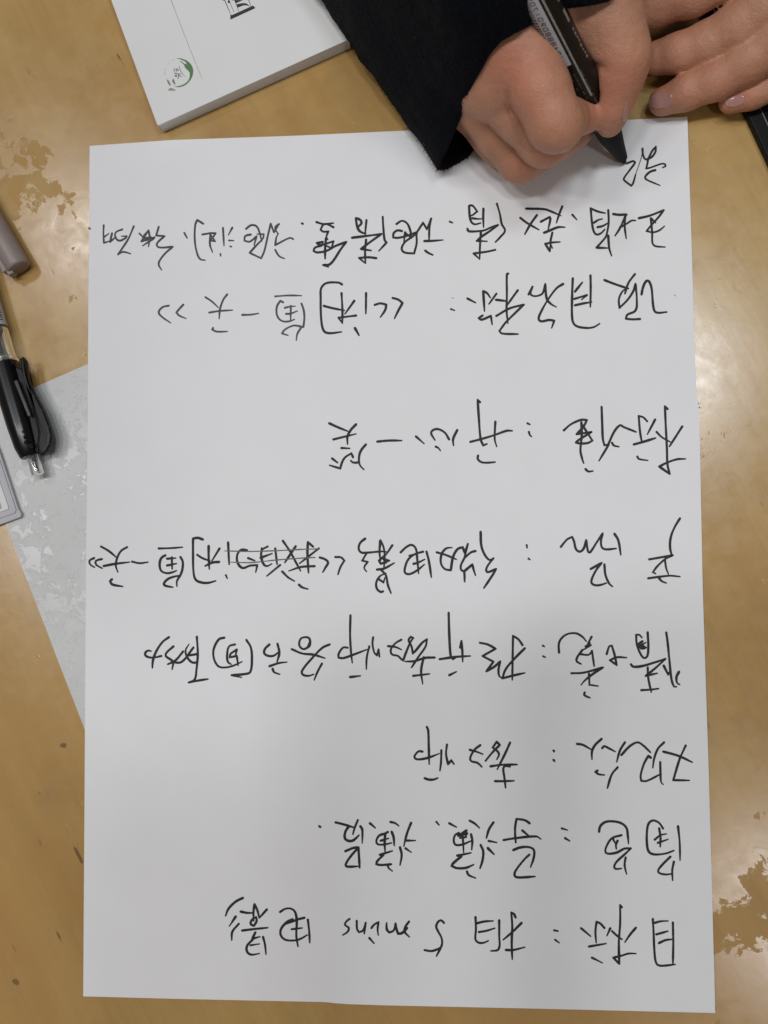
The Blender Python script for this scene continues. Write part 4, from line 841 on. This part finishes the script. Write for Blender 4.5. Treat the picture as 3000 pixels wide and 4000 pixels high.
FL_L = [(2560,420,10,9,.5),(2830,410,8,8,.4),(2900,390,12,8,.35),(2620,20,20,12,.35),(2700,250,18,10,.15),(2590,250,14,8,.3),(2880,300,20,10,.15)]
lo2 = np.array([Pm(2420,200,10)[0], Pm(2600,480,0)[1]-.008, .0004]); hi2 = np.array([Pm(3420,200,20)[0], Pm(2900,-200,30)[1], .045])
lh, XL, fL = build_hand('hand', person, LH, ORL, lo2, hi2, .0008, FL_L, None, 'left hand with fingers resting flat')

# ---- nails: thin shells that follow the finger surface
def nail(parent, chains, order, u0, v0, zg, ang, lu, lv, tipw=.16):
    """centre pixel, height guess, direction of the nail tip (deg, image), half length/width in px"""
    c, s_ = math.cos(math.radians(ang)), math.sin(math.radians(ang)); N = 22
    us = np.linspace(-1,1,N); vs_, keep = [], {}
    pts = []
    for i,a_ in enumerate(us):
        for j,b_ in enumerate(us):
            # superellipse outline, squared at the cuticle, rounded at the tip
            rr = abs(a_)**2.4 + abs(b_)**2.6
            if rr <= 1.0:
                du, dv = a_*lu, b_*lv; keep[(i,j)] = len(pts); pts.append((u0+du*c-dv*s_, v0+du*s_+dv*c, a_, b_))
    # ray march from the camera
    D_ = np.array([(P(u,v,0)-CAM) for u,v,_,_ in pts]); D_ /= np.linalg.norm(D_,axis=1)[:,None]
    t = np.array([(zg*.001+.012-CAM[2])/d[2] for d in D_])
    for _ in range(40):
        Xp = CAM + D_*t[:,None]; d = hand_field(Xp, chains, order); t = t + np.clip(d,-.002,.002)*.9
    Xp = CAM + D_*t[:,None]
    e = 1e-4; g = np.stack([hand_field(Xp+np.eye(3)[k]*e, chains, order)-hand_field(Xp-np.eye(3)[k]*e, chains, order) for k in range(3)],1); g /= np.linalg.norm(g,axis=1)[:,None]
    fs = []
    for (i,j),a_ in keep.items():
        if all(q in keep for q in ((i+1,j),(i+1,j+1),(i,j+1))): fs.append((a_, keep[(i+1,j)], keep[(i+1,j+1)], keep[(i,j+1)]))
    A_ = np.array([p[2] for p in pts]); B_ = np.array([p[3] for p in pts])
    lift = .00022 + .00012*np.clip(A_,0,1) - .00034*np.clip((np.abs(A_)**2.4+np.abs(B_)**2.6-.72)/.28,0,1)
    V = Xp + g*lift[:,None]
    o = mesh_obj('fingernail', V, fs, M['nail'], parent, True); o.data.materials.append(M['nail_tip'])
    for p in o.data.polygons:
        if min(A_[k] for k in p.vertices) > 1-tipw*2: p.material_index = 1
    o.matrix_parent_inverse = Matrix.Identity(4)
    return o
def reparent_world(o, par):
    o.parent = par; o.matrix_parent_inverse = Matrix.Identity(4)
bpy.context.view_layer.update()
for args in ((2583,393,7,172,50,33,.10), (2872,394,7,166,40,25,.12)):
    o = nail(None, LH, ORL, *args); o.parent = lh; o.matrix_parent_inverse = lh.matrix_world.inverted()
o = nail(None, RH, ORD, 2443,436,26,102,40,10,.06); o.parent = rh; o.matrix_parent_inverse = rh.matrix_world.inverted()

# ------------------------------------------------------------------ sleeve: lofted loose cuff with folds
rim = [(2450,-60,44),(2390,-2,55),(2300,13,57),(2210,20,56),(2140,56,57),(2080,91,60),(2020,122,62),(1953,160,60),(1905,215,56),(1877,270,52),(1850,315,47),(1832,360,42),(1812,405,36),(1799,447,30),
       (1778,500,25),(1752,560,20),(1728,615,15),(1712,650,10),(1706,668,5),(1735,669,2.2),(1766,652,1.4),(1829,615,1.2),(1876,553,1.2),(1930,455,1.4),(1985,350,2),(2040,230,6),(2100,110,12),(2200,60,14),(2340,0,20),(2440,-50,30)]
PAIRS = [((2450,-60,44),(2540,-350,45)),((2080,91,60),(2250,-360,66)),((1877,270,52),(1800,-320,84)),((1799,447,30),(1480,-290,68)),((1706,668,5),(1085,-235,14)),
         ((1876,553,1.2),(1600,-360,1)),((2100,110,12),(2150,-420,2)),((2440,-50,30),(2550,-370,30))]
def seg_resample(C, n_):
    C = np.array(C); s_ = np.r_[0, np.cumsum(np.linalg.norm(np.diff(C,axis=0),axis=1))]
    t = np.linspace(0, s_[-1], n_, endpoint=False); return np.stack([np.interp(t, s_, C[:,k]) for k in range(3)],1)
ki = [rim.index(p) for p,_ in PAIRS]; E_, F_ = [], []
NS = [16,14,10,14,12,18,14,6]; MS = sum(NS)
for j,n_ in enumerate(NS):
    i0 = ki[j]; i1 = ki[j+1] if j+1 < len(ki) else len(rim)
    pts_ = rim[i0:i1+1] if j+1 < len(ki) else rim[i0:]+rim[:1]
    E_.append(seg_resample([Pm(*p) for p in pts_], n_))
    f0, f1_ = PAIRS[j][1], PAIRS[(j+1)%len(PAIRS)][1]
    F_.append(seg_resample([Pm(*(np.array(f0)*(1-t)+np.array(f1_)*t+np.array([0,0,7*math.sin(math.pi*t) if f0[2]>10 else 0]))) for t in np.linspace(0,1,9)], n_))
end = np.vstack(E_); far_ring = np.vstack(F_)
NR = 70; verts = []; 
for i in range(NR+1):
    t = i/NR; te = t
    R = end*(1-te) + far_ring*te
    # belly: cloth bulges above the wrist
    c = R.mean(0); bul = math.sin(math.pi*min(1,t*1.2))*.004
    out = R-c; out /= np.linalg.norm(out,axis=1)[:,None]+1e-9
    for k_ in range(MS):
        p = R[k_].copy()
        q = Vector((p[0]*46, p[1]*13, p[2]*34)); f1 = noise.noise(q)*.0052 + noise.noise(Vector(p)*160)*.0009 + noise.noise(Vector(p)*600)*.0004
        amp = .25+.75*min(1,t*5)
        p = p + out[k_]*(bul*max(0,out[k_][2]) + f1*amp)
        p[2] = max(p[2], .0007 + .0002*(k_%2))
        verts.append(p)
inner = []
for i in range(9):                                         # turned-in hem
    t = i/8; c = end.mean(0)
    for k_ in range(MS):
        o_ = end[k_]-c; L_ = np.linalg.norm(o_); p = end[k_] - o_/L_*.0022*min(1,(i+1)/2) + (far_ring[k_]-end[k_])*.12*t
        p[2] = max(p[2], .0016); verts.append(p)
faces = []
for i in range(NR):
    for k_ in range(MS):
        k2 = (k_+1)%MS; faces.append((i*MS+k_, i*MS+k2, (i+1)*MS+k2, (i+1)*MS+k_))
b0 = (NR+1)*MS
for k_ in range(MS):
    k2 = (k_+1)%MS; faces.append((k2, k_, b0+k_, b0+k2))
for i in range(8):
    for k_ in range(MS):
        k2 = (k_+1)%MS; faces.append((b0+i*MS+k2, b0+i*MS+k_, b0+(i+1)*MS+k_, b0+(i+1)*MS+k2))
sl = mesh_obj('sleeve', verts, faces, M['cloth'], person, True)
# loose fibres on the outline of the knit
vs, fs = [], []
mesh_v = np.array(verts[:(NR+1)*MS])
for _ in range(16000):
    i = int(rng.rand()**1.6*NR*.8); k_ = rng.randint(MS); p = mesh_v[i*MS+k_]; c = mesh_v[i*MS:(i+1)*MS].mean(0)
    o_ = (p-c)/np.linalg.norm(p-c); d = o_*.8 + rng.randn(3)*.7; d /= np.linalg.norm(d); L_ = rng.uniform(.0006,.0022)
    sd_ = np.cross(d, rng.randn(3)); sd_ = sd_/np.linalg.norm(sd_)*.00005; q = p + d*L_ + rng.randn(3)*.0003
    if q[2] < .0006: continue
    b1 = len(vs); vs += [p-sd_, p+sd_, q]; fs.append((b1,b1+1,b1+2))
fz = mesh_obj('fuzz', vs, fs, M['cloth'], sl); fz['kind'] = 'stuff'; fz.matrix_parent_inverse = Matrix.Identity(4)
bpy.context.view_layer.update(); fz.matrix_parent_inverse = sl.matrix_world.inverted()

# ------------------------------------------------------------------ upper body leaning in at the far side of the table, and the left sleeve
def loft(name, rings, mat, parent, seg=64, nz=.004):
    """rings: (cx,cy,cz, half width, half depth, tilt) ellipses stacked"""
    vs, fs = [], []
    for (cx,cy,cz,hw,hd) in rings:
        for k in range(seg):
            a = 2*math.pi*k/seg; p = Vector((cx+hw*math.cos(a), cy+hd*math.sin(a), cz))
            d_ = Vector((math.cos(a),math.sin(a),0)); p += d_*noise.noise(Vector((p.x*14,p.y*14,p.z*9)))*nz*2
            vs.append(p)
    for i in range(len(rings)-1):
        for k in range(seg): fs.append((i*seg+k, i*seg+(k+1)%seg, (i+1)*seg+(k+1)%seg, (i+1)*seg+k))
    fs.append(tuple(range(seg-1,-1,-1))); fs.append(tuple(range((len(rings)-1)*seg,len(rings)*seg)))
    return mesh_obj(name, vs, fs, mat, parent, True)
yt = P(1500,0)[1] + .06
loft('jumper', [(.03,yt+.30,-.30,.17,.11),(.03,yt+.28,-.05,.175,.115),(.03,yt+.235,.12,.19,.12),(.03,yt+.20,.26,.205,.12),(.03,yt+.175,.36,.20,.11),(.03,yt+.165,.41,.14,.09),(.03,yt+.16,.43,.07,.06)], M['cloth'], person)
def tube(name, pts, mat, parent, seg=40, nz=.0015):
    vs, fs = [], []
    for i,(p,r) in enumerate(pts):
        p = Vector(p); d_ = (Vector(pts[min(i+1,len(pts)-1)][0])-Vector(pts[max(i-1,0)][0])).normalized()
        s_ = d_.cross(Vector((0,0,1))).normalized(); n_ = s_.cross(d_)
        for k in range(seg):
            a = 2*math.pi*k/seg; o_ = s_*math.cos(a)+n_*math.sin(a); q = p+o_*r; q += o_*noise.noise(q*40)*nz*2; q.z = max(q.z,.001); vs.append(q)
    for i in range(len(pts)-1):
        for k in range(seg): fs.append((i*seg+k, i*seg+(k+1)%seg, (i+1)*seg+(k+1)%seg, (i+1)*seg+k))
    return mesh_obj(name, vs, fs, mat, parent, True)
w0 = Vector(Pm(3330,-60,27)); w1 = Vector(Pm(3560,-420,40)); w2 = Vector((.25,yt+.20,.16)); w3 = Vector((.20,yt+.21,.30))
tube('sleeve', [(tuple(w0.lerp(w1,t)), .034+.006*t) for t in np.linspace(0,1,6)]+[(tuple(w1.lerp(w2,t)), .040+.01*t) for t in np.linspace(.2,1,5)]+[(tuple(w2.lerp(w3,t)), .05+.005*t) for t in np.linspace(.3,1,3)], M['cloth'], person)
fr0 = Vector(far_ring.mean(0)); sh0 = Vector((-.15,yt+.20,.20)); sh1 = Vector((-.13,yt+.20,.32))
tube('upper_sleeve', [(tuple(fr0.lerp(sh0,t)), .046+.008*t) for t in np.linspace(.3,1,6)]+[(tuple(sh0.lerp(sh1,t)), .056) for t in np.linspace(.3,1,3)], M['cloth'], person)
